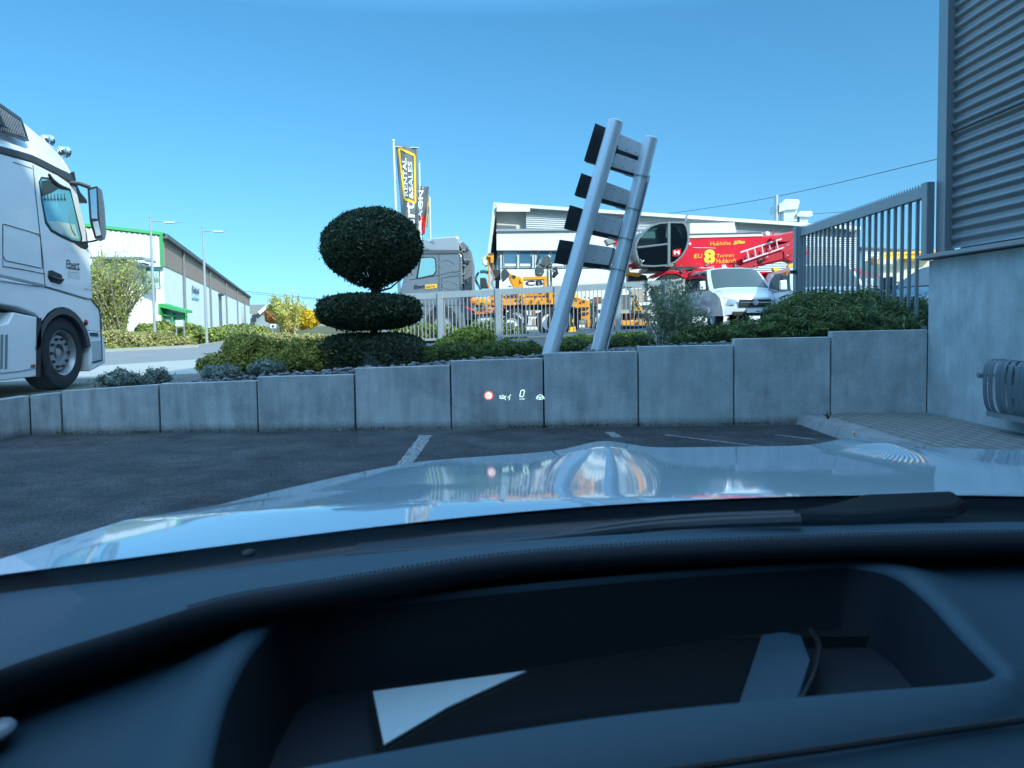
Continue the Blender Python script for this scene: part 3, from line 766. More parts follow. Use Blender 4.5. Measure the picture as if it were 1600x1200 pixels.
# side skirt behind the wheel
sk = [TY(0, 507), TY(13, 505), TY(22, 488), TY(56, 495), TY(60, 498), TY(62, 530), TY(60, 588), TY(0, 595)]
sk = [(6.4, sk[0][1])]+sk+[(6.4, sk[-1][1])]
b = MB(); tprism(b, sk, xo-.22, xo); b.build('side_skirt', m_tw, tk, smooth=0, bevel=.015)
b = MB(); b.prism([T(*p)+Vector((.01, 0, 0)) for p in [(57, 497), (64, 497), (62, 588), (56, 590)]], (-.3, 0, 0)); b.build('mud_flap', M_black, tk, smooth=0)
b = MB()
for k, px in enumerate((-8, 1, 8)): b.prism([T(*p)+Vector((.004, 0, 0)) for p in [(px, 523), (px+4, 522.5), (px+3, 576), (px-1, 577)]], (-.006, 0, 0))
seam(b, [(0, 583), (30, 580), (56, 575)]); b.build('skirt_slot', mat('slot_grey', (.2, .23, .24), .6), tk, smooth=0)
b = MB(); b.prism([T(*p)+Vector((.006, 0, 0)) for p in [(48, 570), (54.5, 569), (54.5, 574), (48, 574.5)]], (-.006, 0, 0)); b.build('reflector', mat('lamp_red2', (.35, .06, .04), .3), tk, smooth=0)
# wheel
def wheel(parent, c, r, w, side, hub=M_steel, nst=10, name='wheel', rimr=.60, dish=.11):
    """side: +1 outer face towards +x, axis along x"""
    c = Vector(c); o = bpy.data.objects.new(name, None); COL.objects.link(o); o.parent = parent; o.location = c-org(parent); o.empty_display_size = .1
    s = side; b = MB()
    b.lathe(c, (s, 0, 0), [(-w, r*.6), (-w, r*.93), (-w*.9, r*.99), (-w*.5, r), (-w*.1, r*.99), (0, r*.94), (.012, r*.80), (.004, r*.66), (-.015, r*rimr), (-.08, r*rimr)], 40, False); b.build('tyre', M_rub, o, smooth=35)
    b = MB(); b.lathe(c, (s, 0, 0), [(-.015, r*rimr), (.0, r*(rimr-.01)), (-.02, r*(rimr-.04)), (-dish, r*(rimr-.09)), (-dish, r*(rimr-.13)), (-dish*.5, r*(rimr-.15)), (-dish*.45, r*.30), (-dish*.45, r*.25), (-dish*.9, r*.24), (-dish*.9, r*.14), (-dish*.5, r*.12), (-dish*.45, .001)], 32, False); b.build('rim', hub, o, smooth=35)
    if nst:
        for k in range(nst):
            b = MB(); a = 2*math.pi*k/nst; p = c+Vector((-s*(dish*.47), r*.385*math.cos(a), r*.385*math.sin(a))); b.tube([p, p+Vector((s*.035, 0, 0))], r*.04, 8); b.build('wheel_nut', M_dark, o)
    return o
wc = T(99, 554, -.06); wc = Vector((XT-.06, wc.y, .30+.505))
m_rim = mat('alloy_rim', (.36, .38, .40), .35, .35, var=.15, vscale=20)
wheel(tk, wc, .505, .33, 1, m_rim, dish=.13, rimr=.62)
wheel(tk, (XT-CW+.06, wc.y, wc.z), .505, .33, -1, m_rim)
wheel(tk, (XT-.06, 6.0, wc.z), .505, .33, 1, m_rim); wheel(tk, (XT-CW+.06, 6.0, wc.z), .505, .33, -1, m_rim)
# mirror
mi = thing.__call__ if False else None
b = MB(); mo = [T(*p, .22) for p in [(137, 293), (150, 290), (156, 294), (160, 320), (163, 362), (161, 372), (152, 376), (146, 368), (141, 340)]]
b.prism(mo, (-.05, .16, 0)); mr = b.build('mirror', mat('mirror_shell', (.11, .13, .14), .4), tk, smooth=0, bevel=.02)
b = MB()
for pts in ([(139, 297), (149, 294), (151, 342), (142, 341)], [(143.5, 347), (152, 345), (157, 367), (149, 369)]):
    b.prism([T(*p, .225) for p in pts], (.012, 0, 0))
b.build('mirror_glass', M_chrome, mr, smooth=0)
b = MB(); b.prism([T(*p, .215) for p in [(136.5, 294), (151, 291), (154, 344), (158, 370), (148, 373), (140, 345)]], (.014, 0, 0)); b.build('mirror_surround', M_black, mr, smooth=0)
b = MB(); b.tube([T(107, 286, -.02), T(124, 287, .1), T(141, 293, .22)], [.035, .028, .03], 8); b.build('mirror_arm', M_black, mr); b = MB(); b.tube([T(128, 379, .0), T(145, 377, .15), T(158, 373, .2)], .014, 8); b.build('mirror_arm', M_black, mr)
b = MB(); b.prism([T(118, 282, -.1), T(126, 300, -.1), T(136, 312, -.1), T(137, 318, -.1), T(122, 313, -.1)], (-2.1, 0, 0)); b.build('sun_visor', M_black, tk, smooth=0, bevel=.01)
b = MB(); b.prism([T(109, 271, -.1), T(116, 268, -.1), T(119, 282, -.1), T(114, 283, -.1)], (-.2, .05, 0)); b.build('roof_marker', M_black, tk, smooth=0)
# horns
hn = MB()
for (px, py, dx) in ((70, 218, -.55), (96, 236, -.45)):
    p = T(px, py, dx); hn.ball(p, .075, 14, 9); hn.tube([p, p+Vector((.0, -.1, -.02)), p+Vector((.05, -.22, -.10))], [.03, .02, .02], 8)
    hn.lathe(p+Vector((0, .02, 0)), (0, 1, .1), [(0, .04), (.06, .06), (.09, .085), (.095, .08)], 16)
hn.tube([T(72, 222, -.5), T(96, 238, -.45)], .009, 6); hn.build('horn', M_chrome, tk)

# ================================================================== VEGETATION
def plant(name, label, cat, c, group=None): return thing(name, label, cat, c, group)
lm_yew = leafmat('yew_leaf', (.010, .020, .008), (.030, .050, .018), (.13, .17, .06), trans=.15)
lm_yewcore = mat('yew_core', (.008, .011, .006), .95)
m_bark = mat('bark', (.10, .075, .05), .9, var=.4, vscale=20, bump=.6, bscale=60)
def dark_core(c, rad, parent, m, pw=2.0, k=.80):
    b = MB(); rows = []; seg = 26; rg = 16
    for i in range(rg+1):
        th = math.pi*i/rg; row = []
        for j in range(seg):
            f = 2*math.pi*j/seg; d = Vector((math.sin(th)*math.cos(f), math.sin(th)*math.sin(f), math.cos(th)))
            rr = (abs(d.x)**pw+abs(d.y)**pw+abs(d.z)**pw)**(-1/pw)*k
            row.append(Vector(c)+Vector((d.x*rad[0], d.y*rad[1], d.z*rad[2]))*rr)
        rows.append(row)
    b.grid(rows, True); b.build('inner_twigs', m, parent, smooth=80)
# topiary yew
tp0 = P(581, 573, 9.7); tpz = zu(tp0.x, 9.7)
ty = plant('topiary_tree', 'dark clipped yew with a ball crown over a flat disc and a square base', 'topiary', (tp0.x, 9.7, tpz))
def pxsize(w, d): return w/1200*d
c = P(581, 385, 9.7)
def tier(cx, cy, w, h, pw, n, lump, flat_bottom=False, dd=9.7, k=.82, droop=0):
    c = P(cx, cy, dd); rad = (pxsize(w/2, dd), pxsize(w/2, dd), pxsize(h/2, dd))
    p, nn = blob_points(c, rad, n, .86, lump, 2.2, pw)
    if droop:   # narrower towards the bottom
        f = np.clip((p[:, 2]-c.z)/rad[2], -1, 0); s = 1-droop*f**2
        p[:, 0] = c.x+(p[:, 0]-c.x)*s; p[:, 1] = c.y+(p[:, 1]-c.y)*s
    return c, rad, p, nn
c1_, r1_, p1_, n1_ = tier(581, 388, 152, 124, 2.05, 34000, .035, droop=.30)
c2_, r2_, p2_, n2_ = tier(578, 487, 156, 56, 3.2, 15000, .03, droop=.15)
c3_, r3_, p3_, n3_ = tier(583, 552, 154, 62, 4.0, 15000, .03)
for nm, c_, r_, p_, n_, pw in (('ball_crown', c1_, r1_, p1_, n1_, 2.2), ('disc_tier', c2_, r2_, p2_, n2_, 3.2), ('base_tier', c3_, r3_, p3_, n3_, 4.0)):
    # sprigs sticking out
    k = rng.random(len(p_)) < .03
    p_[k] += n_[k]*rng.uniform(.0, .045, (k.sum(), 1))
    if nm == 'ball_crown':   # open hollow near the trunk at the underside
        keep = ~((np.hypot(p_[:, 0]-c_.x, 0*p_[:, 1]) < .22) & (p_[:, 2] < c_.z-.32) & (rng.random(len(p_)) < .75))
        p_, n_ = p_[keep], n_[keep]
    rn = np.clip(rng.normal(.42, .25, len(p_)), 0, 1)
    cr = leaves(nm, lm_yew, p_, n_, .019, 2.6, .9, ty, rn)
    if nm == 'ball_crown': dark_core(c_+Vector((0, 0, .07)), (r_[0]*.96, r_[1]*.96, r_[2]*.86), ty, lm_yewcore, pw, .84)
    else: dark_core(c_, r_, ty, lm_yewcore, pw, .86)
b = MB(); q0 = Vector((tp0.x, 9.7, tpz)); q1 = P(585, 455, 9.7); q2 = P(581, 405, 9.7)
b.tube([q0, q0.lerp(q1, .5)+Vector((.01, 0, 0)), q1, q2], [.055, .05, .045, .04], 10)
for k in range(22):
    a = rng.uniform(0, 6.28); e = c1_+Vector((math.cos(a)*.5*rng.uniform(.6, 1), math.sin(a)*.5*rng.uniform(.6, 1), rng.uniform(-.36, .3))); s = q1+Vector((0, 0, rng.uniform(-.02, .15)))
    b.tube([s, s.lerp(e, .5)-Vector((0, 0, .06)), e], [.018, .012, .005], 5)
b.build('trunk', m_bark, ty)

def bush(name, label, cat, blobs, lm, size, aspect, n_per, core=None, pw=2.0, lump=.14, jit=.8, group=None, twigs=0, base=None, bm=None, shell=.62, spr=.04, sprl=.07):
    c0_ = blobs[0]; bx_, by_ = c0_[0].x, c0_[0].y
    t = plant(name, label, cat, (bx_, by_, zu(bx_, by_)), group)
    ps, ns, rs = [], [], []
    for c_, rad in blobs:
        n = int(n_per*(rad[0]*rad[2]+rad[0]*rad[1]+rad[1]*rad[2])/.5)
        p, nn = blob_points(c_, rad, n, shell, lump, 2.6, pw, zmin=zu(c_.x, c_.y)-.05)
        k = rng.random(len(p)) < spr; p[k] += nn[k]*rng.uniform(0, sprl, (k.sum(), 1))
        # clump tone: nearby leaves share a shade of their own
        h = np.sin(p[:, 0]*17+1.3*np.sin(p[:, 2]*23))*np.sin(p[:, 2]*19+p[:, 1]*13)
        rs.append(np.clip(.5+.18*h+rng.normal(0, .22, len(p)), 0, 1)); ps.append(p); ns.append(nn)
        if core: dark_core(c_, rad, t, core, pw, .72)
    leaves('foliage', lm, np.concatenate(ps), np.concatenate(ns), size, aspect, jit, t, np.concatenate(rs))
    if twigs:
        b = MB()
        for k in range(twigs):
            c_, rad = blobs[rng.integers(len(blobs))]; a = rng.uniform(0, 6.28); u = rng.uniform(.3, 1)
            s = Vector((bx_+rng.normal(0, .05), by_+rng.normal(0, .05), zu(bx_, by_))); e = c_+Vector((rad[0]*math.cos(a)*u, rad[1]*math.sin(a)*u, rad[2]*rng.uniform(.1, .9)))
            b.tube([s, s.lerp(e, .5)+Vector((rng.normal(0, .03), 0, .04)), e], [.012, .007, .002], 4)
        b.build('branch', bm or m_bark, t)
    return t
def B(px, py, w, h, d, dep=None): return (P(px, py, d), (pxsize(w/2, d), dep or pxsize(w/2, d)*.8, pxsize(h/2, d)))
lm_gold = leafmat('gold_cypress', (.12, .12, .02), (.28, .27, .05), (.50, .47, .10))
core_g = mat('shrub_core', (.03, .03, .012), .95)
bush('golden_shrub', 'yellow green spreading shrub left of the clipped yew, largest and farthest left', 'shrub', [B(398, 555, 100, 62, 9.7), B(350, 572, 80, 42, 9.5), B(425, 570, 70, 46, 9.4), B(378, 540, 60, 36, 10.1)], lm_gold, .024, 1.6, 15000, core_g)
bush('golden_shrub', 'rounded yellow green shrub directly against the left side of the clipped yew base', 'shrub', [B(488, 560, 96, 56, 9.4), B(470, 548, 56, 36, 9.7), B(520, 572, 50, 34, 9.3)], lm_gold, .024, 1.6, 15000, core_g)
lm_lav = leafmat('lavender_leaf', (.09, .115, .09), (.18, .22, .18), (.34, .40, .34))
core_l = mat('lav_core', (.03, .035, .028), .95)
for lab, bl in (('grey green lavender cushion closest to the white truck', [B(190, 596, 66, 34, 8.9)]), ('small upright grey lavender tuft second from the white truck', [B(245, 592, 44, 32, 8.8)]),
                ('silvery lavender cushion under the left edge of the golden shrub', [B(345, 584, 62, 26, 8.7)]), ('silvery lavender cushion in front of the middle of the golden shrub', [B(415, 576, 52, 26, 8.7)])):
    t = bush('lavender', lab, 'lavender', bl, lm_lav, .018, 3.0, 12000, core_l, lump=.2, jit=.6, group='lavender cushions along the wall', shell=.6, spr=.12, sprl=.05)
lm_grn = leafmat('shrub_green', (.04, .065, .015), (.10, .15, .03), (.24, .30, .06))
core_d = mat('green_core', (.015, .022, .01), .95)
for lab, bl in (('low rounded green shrub just right of the clipped yew', [B(660, 558, 44, 34, 9.7), B(680, 555, 40, 30, 10)]),
                ('low rounded green shrub in the middle left of the sign posts', [B(716, 552, 56, 36, 9.8), B(745, 553, 44, 30, 9.9)]),
                ('low green shrub touching the left sign post', [B(785, 547, 66, 32, 9.9), B(825, 547, 44, 28, 10)]),
                ('low yellowish green shrub between the two sign posts', [B(893, 540, 52, 24, 10.6), B(872, 544, 30, 22, 10.2)]),
                ('low green shrub right of the sign posts', [B(965, 537, 60, 24, 10.3), B(1000, 535, 44, 24, 10.1)])):
    bush('low_shrub', lab, 'shrub', bl, lm_grn, .02, 1.7, 14000, core_d, group='low green shrubs along the wall')
lm_lime = leafmat('lime_leaf', (.12, .15, .02), (.26, .29, .035), (.45, .48, .07))
bush('lime_shrub', 'bright sunlit yellow green shrub behind the low green shrubs, before the fence', 'shrub', [B(737, 530, 74, 36, 13.2), B(700, 540, 40, 28, 13.0)], lm_lime, .03, 1.5, 8000, core_g)
bush('lime_shrub', 'small bright yellow shrub in sun between the sign posts and the fence', 'shrub', [B(905, 534, 60, 22, 13.6), B(985, 531, 70, 24, 13.6)], lm_lime, .03, 1.5, 8000, core_g)
lm_hedge = leafmat('yard_shrub', (.10, .12, .04), (.22, .25, .08), (.40, .42, .16))
bush('yard_shrub', 'loose sunlit shrub behind the fence below the grey truck', 'shrub', [B(672, 522, 110, 30, 22.9), B(640, 518, 60, 24, 22.8)], lm_lime, .07, 1.5, 900, core_g)
bush('yard_shrub', 'pale sunlit shrub behind the fence left of the orange machine', 'shrub', [B(765, 521, 96, 42, 23.0), B(800, 524, 50, 32, 22.8)], lm_hedge, .07, 1.5, 900, core_g)
# juniper on the right
lm_jun = leafmat('juniper_leaf', (.03, .05, .015), (.085, .13, .035), (.24, .31, .08))
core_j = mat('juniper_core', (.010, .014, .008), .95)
bush('juniper', 'wide dark green spreading juniper along the wall before the grey bar gate', 'juniper',
     [B(1275, 505, 160, 80, 10.6, .9), B(1155, 529, 110, 38, 10.2, .7), B(1330, 498, 170, 74, 10.3, .9), B(1410, 502, 90, 66, 9.4, .5), B(1370, 512, 160, 50, 9.2, .5), B(1205, 527, 160, 38, 9.6, .5), B(1290, 514, 200, 50, 9.3, .5), B(1272, 480, 80, 38, 10.8, .6), B(1345, 478, 110, 36, 10.9, .6)],
     lm_jun, .019, 4.0, 11500, core_j, lump=.22, spr=.14, sprl=.11)
bush('juniper', 'small dark juniper shoots between the wispy grey willow and the big juniper', 'juniper', [B(1098, 527, 60, 34, 9.6), B(1075, 530, 50, 26, 9.3)], lm_jun, .022, 2.2, 14000, core_j, spr=.1, sprl=.08)
# wispy willow
lm_wil = leafmat('willow_leaf', (.14, .18, .09), (.28, .33, .18), (.50, .55, .38), trans=.4)
wl = plant('wispy_shrub', 'wispy upright grey green shrub with thin stems, right of the sign', 'shrub', (P(1052, 540, 9.9).x, 9.9, 1.0))
b = MB(); pts = []; base = P(1052, 545, 9.9)
for k in range(75):
    s = base+Vector((rng.normal(0, .10), rng.normal(0, .12), -.05)); L = rng.uniform(.45, .95); lean = rng.normal(0, .16)-.02
    e = s+Vector((lean*1.1, rng.normal(0, .12), L)); m_ = s.lerp(e, .5)+Vector((-lean*.15, 0, .05))
    cv = spline([s, m_, e], 12); b.tube(cv[::3]+[cv[-1]], [.006, .005, .004, .003, .0015], 4)
    for j in range(44):
        f = rng.uniform(.12, 1); i = min(int(f*11), 10); pts.append(cv[i].lerp(cv[i+1], f*11-i)+Vector(rng.normal(0, .022, 3)))
b.build('stem', mat('willow_stem', (.26, .25, .18), .8), wl)
leaves('foliage', lm_wil, pts, rng.normal(0, 1, (len(pts), 3)), .024, 2.2, .5, wl)
bush('wispy_shrub', 'second thin grey green shrub leaning beside the silver van', 'shrub', [B(1085, 508, 44, 66, 10.6)], lm_wil, .022, 2.0, 2200, None, twigs=30, spr=.2, sprl=.1, shell=.2)
# weeds on the kerb
dd = Q(1343, 700, 0.01)
wd = plant('dandelion', 'dandelion with one yellow bloom growing at the kerb', 'weed', (dd.x, dd.y, .0))
b = MB()
for k in range(16):
    a = rng.uniform(0, 6.28); L = rng.uniform(.09, .17); u = Vector((math.cos(a), math.sin(a), rng.uniform(.7, 2.2))).normalized(); s = Vector((-u.y, u.x, 0)).normalized()
    o = Vector((dd.x, dd.y, .0)); rows = []
    for j in range(6):
        f = j/5; w = .02*math.sin(math.pi*min(1, f*.9+.08))*(1+.5*(j % 2)); p = o+u*L*f-Vector((0, 0, .04*f*f)); rows.append([p-s*w, p+Vector((0, 0, .003)), p+s*w])
    b.grid(rows)
b.build('leaf', mat('weed_leaf', (.10, .18, .05), .6), wd, smooth=0)
b = MB(); o = Vector((dd.x, dd.y, 0)); e = P(1334, 677, dd.y); b.tube([o, e], .003, 5); b.build('stalk', MATS['weed_leaf'], wd)
b = MB(); b.lathe(e, (0, -.3, 1), [(0, .004), (.008, .016), (.014, .012), (.016, .002)], 12); b.build('bloom', M_yel, wd)
dw = Q(1293, 655, .1); wd = plant('weed', 'thin dry weed in the corner of the wall and the kerb', 'weed', (dw.x, dw.y, .1)); b = MB()
for k in range(9):
    a = rng.normal(0, .5); L = rng.uniform(.05, .13); b.tube([(dw.x, dw.y, .09), (dw.x+a*.05, dw.y-.02, .1+L*.6), (dw.x+a*.11-.02, dw.y-.03, .1+L)], [.004, .005, .001], 4)
b.build('stem', mat('dry_weed', (.07, .07, .035), .8), wd)

# ================================================================== OWN CAR
car = thing('parked_car', 'silver white car in the foreground, its bonnet, wiper and dark dashboard filling the lower half', 'car', (.43, 1.0, 0))
m_paint = mat('car_paint', (.38, .50, .57), .045, 0.0, coat=.0, spec=.6)
def axis_x(y): return .43+.12*(y-.9)
HW = .975
def hood_z(s, y):
    u = min(max((y-1.03)/.92, -.3), 1.4)
    z = .908-.088*(max(u, 0)**1.02)
    z -= .036*abs(s/HW)**3.5*min(max((y-.72)/.55, 0), 1)
    ramp_ = min(max((y-1.15)/.6, 0), 1)
    z += .022*math.exp(-((abs(s)-.325)/.085)**2)*ramp_*ramp_
    z += .006*math.exp(-((abs(s)-.76)/.12)**2)*min(max((y-1.1)/.5, 0), 1)
    return z
def yr(s): return 1.03-.33*s*s
def yf(s): return 1.03+.95*(1-min(1, abs(s/HW))**2.5)**(1/2.5)
NS, NQ = 96, 40; hp = []
for j in range(NQ+1):
    q = j/NQ; row = []
    for i in range(NS+1):
        s = HW*math.sin((i/NS*2-1)*math.pi/2); y = yr(s)+(yf(s)-yr(s))*q
        row.append((s, y))
    hp.append(row)
def W3(s, y, z): return Vector((axis_x(y)+s, y, z))
b = MB(); b.grid([[W3(s, y, hood_z(s, y)) for s, y in r] for r in hp])
path = [r[0] for r in hp]+hp[-1][1:-1]+[r[-1] for r in hp][::-1]
# outward falloff ring
rows = []
for off, dz in ((0, 0), (.012, -.004), (.03, -.02), (.05, -.06), (.065, -.13), (.075, -.22), (.07, -.45), (.05, -.62)):
    row = []
    for k, (s, y) in enumerate(path):
        a = path[max(k-1, 0)]; c = path[min(k+1, len(path)-1)]; t = Vector((c[0]-a[0], c[1]-a[1])); t = t.normalized() if t.length > 1e-9 else Vector((0, 1))
        n = Vector((-t.y, t.x)); row.append(W3(s+n.x*off, y+n.y*off, hood_z(s, y)+dz))
    rows.append(row)
b.grid(rows); b.build('bonnet', m_paint, car, smooth=50)
# cowl between the bonnet and the windscreen foot
def crv(pts, n=60): return spline([Q(*p) for p in pts], n)
b = MB()
m_cowl = mat('cowl_black', (.006, .010, .014), .14, coat=.0, spec=.35)
hr_ = [W3(s, yr(s)-.001, hood_z(s, yr(s))-.004) for s in np.linspace(-HW, HW, 60)]
hr2 = [p+Vector((0, -.012, -.022)) for p in hr_]
hr3 = [p+Vector((0, -.05, -.030)) for p in hr_]
cB = crv([(-330, 985, .885), (0, 935, .885), (200, 912, .885), (400, 890, .885), (650, 862, .885), (900, 845, .885), (1200, 831, .885), (1600, 823, .885), (2000, 830, .885)])
cB2 = [p+Vector((0, .05, -.012)) for p in cB]
cB3 = [p+Vector((0, -.003, .006)) for p in cB]
b.grid([hr_, hr2, hr3, cB2, cB, cB3]); b.build('cowl', m_cowl, car, smooth=60)
b = MB()   # dark rubber lip line under the screen
b.tube(cB, .004, 6); b.build('screen_seal', M_black, car)
# wiper and nozzle
b = MB()
wp = [Q(540, 868, .893), Q(700, 858, .896), Q(865, 842, .90), Q(1010, 824, .905), Q(1120, 817, .91), Q(1250, 812, .915)]
b.tube(spline(wp, 24), [.0035+.004*k/23 for k in range(24)], 8); b.build('wiper_blade', M_black, car)
b = MB(); 
wa = [(1215, 800), (1300, 784), (1345, 771), (1490, 765), (1512, 782), (1495, 792), (1330, 802)]
b.prism([Q(x, y, .918) for x, y in wa], (0, 0, -.018)); b.build('wiper_arm', mat('wiper_black', (.004, .0045, .005), .7, spec=.15), car, smooth=0, bevel=.008)
b = MB(); b.tube(spline([Q(1240, 806, .912), Q(1080, 812, .905), Q(950, 826, .90), Q(868, 842, .897)], 12), .007, 8); b.build('wiper_linkage', M_black, car)
b = MB(); b.ball(Q(388, 862, .893), .012, 12, 8, (1, 1, .5)); b.build('washer_nozzle', M_black, car)
b = MB(); b.prism([Q(*p, .892) for p in [(545, 868), (560, 848), (700, 838), (880, 830), (915, 822), (915, 838), (860, 850)]], (0, 0, -.006)); b.build('cowl_grille', mat('cowl_satin', (.012, .018, .024), .5, spec=.3), car, smooth=0)
# dashboard
m_dash = mat('dash_soft', (.018, .048, .070), .62, bump=.15, bscale=900, bdist=.0006, spec=.35)  # blue of the sky light is mixed into this base colour
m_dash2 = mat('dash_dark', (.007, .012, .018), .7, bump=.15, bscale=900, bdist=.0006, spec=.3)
m_well = mat('well_dark', (.010, .011, .013), .5)
cu = crv([(-330, 1230, .905), (-150, 1130, .905), (0, 1046, .905), (200, 981, .905), (350, 936, .905), (500, 910, .905), (800, 866, .905), (1100, 846, .905), (1400, 835, .905), (1700, 830, .905), (2000, 832, .905)])
b = MB()
mid_ = [a.lerp(c, .5)+Vector((0, 0, .006)) for a, c in zip(cB3, cu)]
cl1 = [p+Vector((0, -.006, -.002)) for p in cu]; cl2 = [p+Vector((.0, -.012, -.009)) for p in cu]; cl3 = [p+Vector((0, -.010, -.020)) for p in cu]; cl4 = [p+Vector((0, .030, -.040)) for p in cu]; cl5 = [p+Vector((0, .09, -.055)) for p in cu]
cB4 = [p+Vector((0, 0, -.03)) for p in cB3]
b.grid([cB4, cB3, mid_, cu]); b.build('dashboard_top', m_dash, car, smooth=60)
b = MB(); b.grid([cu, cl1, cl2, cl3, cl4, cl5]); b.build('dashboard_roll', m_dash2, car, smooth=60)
# stitched piping
b = MB()
fine = spline(cu, 420)
for k in range(150, 415):
    p = fine[k]+Vector((0, .004, .0015)); q = fine[k+1]+Vector((0, .004, .0015)); b.tube([p, p.lerp(q, .62)], .0011, 5)
b.build('stitching', mat('stitch_thread', (.10, .12, .14), .7), car)
# lower shelf with the projector well
def closed(pts, n):
    pts = [Vector(p) for p in pts]; m = len(pts); out = []
    for i in range(n):
        t = i/n*m; k = int(t) % m; u = t-int(t)
        p0, p1, p2, p3 = pts[(k-1) % m], pts[k], pts[(k+1) % m], pts[(k+2) % m]
        out.append(.5*((2*p1)+(p2-p0)*u+(2*p0-5*p1+4*p2-p3)*u*u+(-p0+3*p1-3*p2+p3)*u*u*u))
    return out
ZC = .872
rim = [(452, 954), (560, 942), (800, 917), (1050, 895), (1290, 880), (1345, 881), (1400, 895), (1450, 932), (1500, 985), (1545, 1030), (1560, 1047), (1552, 1058), (1510, 1068), (1300, 1085), (1000, 1114), (750, 1150), (500, 1195), (350, 1225), (325, 1218), (330, 1160), (355, 1075), (395, 1005)]
outr = [(300, 1003), (520, 956), (780, 915), (1050, 886), (1290, 868), (1450, 868), (1600, 873), (1800, 900), (2000, 960), (2100, 1030), (2100, 1120), (2000, 1240), (1700, 1330), (1350, 1380), (1000, 1420), (700, 1440), (400, 1460), (50, 1440), (-200, 1400), (-330, 1330), (-250, 1200), (60, 1075)]
rimo = [(425, 948), (555, 938), (800, 914), (1050, 891.5), (1290, 876), (1360, 873), (1440, 890), (1500, 935), (1550, 990), (1590, 1035), (1605, 1052), (1600, 1090), (1550, 1125), (1330, 1160), (1015, 1208), (765, 1252), (515, 1300), (330, 1265), (215, 1240), (225, 1180), (280, 1085), (355, 995)]
zr = lambda z, pts: closed([Q(x, y, z) for x, y in pts], 176)
R_out = closed([Q(x, y, .858 if y < 1300 else .845) for x, y in outr], 176); R_o = zr(ZC-.006, rimo); R_c = zr(ZC+.001, [((a[0]*.65+c[0]*.35), (a[1]*.65+c[1]*.35)) for a, c in zip(rimo, rim)]); R_i = zr(ZC, rim)
R_mid = [a.lerp(c, .8)-Vector((0, 0, .006)) for a, c in zip(R_out, R_o)]
cen = sum(R_i, Vector((0, 0, 0)))/len(R_i)
def inset(ring, f, dz, c=cen): return [c.lerp(p, f)+Vector((0, 0, dz)) for p in ring]
R_i1 = [p for p in inset(R_i, .992, -.006)]; R_d1 = inset(R_i, .965, -.045); R_d2 = inset(R_i, .93, -.085)
b = MB(); b.grid([R_out, R_mid, R_o, R_c, R_i, R_i1], True); b.build('instrument_cover', m_dash, car, smooth=70)
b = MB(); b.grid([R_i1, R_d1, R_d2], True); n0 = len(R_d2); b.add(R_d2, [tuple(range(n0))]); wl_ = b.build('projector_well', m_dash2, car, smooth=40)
b = MB(); b.prism([Q(x, y, .80) for x, y in [(590, 1180), (575, 1075), (830, 1043), (1195, 985), (1215, 1000), (1150, 1115), (800, 1175)]], (0, 0, -.004)); b.build('combiner_glass', mat('projector_cover', (.012, .013, .014), .08, spec=.6), car, smooth=0)
b = MB(); b.prism([Q(x, y, .803) for x, y in [(583, 1080), (822, 1048), (700, 1104), (600, 1163)]], (0, 0, -.002)); b.build('glare_strip', mat('projector_glare', (.42, .50, .52), .35, .0), car, smooth=0)  # matt pale plate: sky glare on the projector glass put into its colour
b = MB(); b.prism([Q(1190, 991, .815), Q(1222, 986, .815), Q(1252, 992, .815), Q(1266, 1030, .815), Q(1248, 1090, .805), Q(1150, 1110, .80)], (0, 0, -.006)); b.build('well_flap', m_dash, car, smooth=0, bevel=.002)
b = MB(); b.tube(spline([Q(1266, 985, .815), Q(1280, 1010, .81), Q(1268, 1060, .805), Q(1240, 1110, .80)], 10), .003, 6); b.build('well_gasket', M_black, car)
b = MB(); b.tube(spline([Q(520, 1330, .872), Q(800, 1256, .8715), Q(1000, 1212, .871), Q(1300, 1168, .870), Q(1620, 1122, .868), Q(1900, 1090, .866)], 30), .0025, 6); b.build('cover_seam', M_black, car)
b = MB(); b.ball(Q(-6, 1143, .870), .011, 14, 8, (1, 1.4, .6)); b.build('light_sensor', mat('sensor_cover', (.25, .30, .33), .25), car)
# cabin shell: windscreen, roof, pillars, doors, steering wheel, seats
def car_pt(s, y, z): return W3(s, y, z)
glass_ws = glassmat('windscreen_glass', (.765, .93, .95), .0)
b = MB(); rows = []
for j in range(9):
    u = j/8; row = []
    for i in range(25):
        s = -.80+1.6*i/24; sw = s*(1-.12*u); y0 = .895-.27*(s/.8)**2*.72; y1 = -.02-.05*(s/.8)**2
        row.append(car_pt(sw, y0+(y1-y0)*u, .895+.535*u-.02*(s/.8)**2*u+.015*math.sin(math.pi*u)))
    rows.append(row)
b.grid(rows); b.build('windscreen', glass_ws, car, smooth=80)
m_trim = mat('cabin_lining', (.10, .10, .105), .9)
b = MB()
for i in range(7):
    pass
rows = []
for j in range(13):
    u = j/12; row = []
    for i in range(17):
        s = -.70+1.4*i/16; row.append(car_pt(s, -.02-2.4*u, 1.43+.05*math.sin(math.pi*u)-.035*(s/.7)**2-(.28*max(0, u-.75)/.25)))
    rows.append(row)
b.grid(rows); b.grid([[p+Vector((0, 0, .02)) for p in r] for r in rows]); b.build('roof', m_paint, car, smooth=60)
b = MB(); b.grid([[p-Vector((0, 0, .012)) for p in r] for r in rows]); b.build('headliner', m_trim, car, smooth=60)
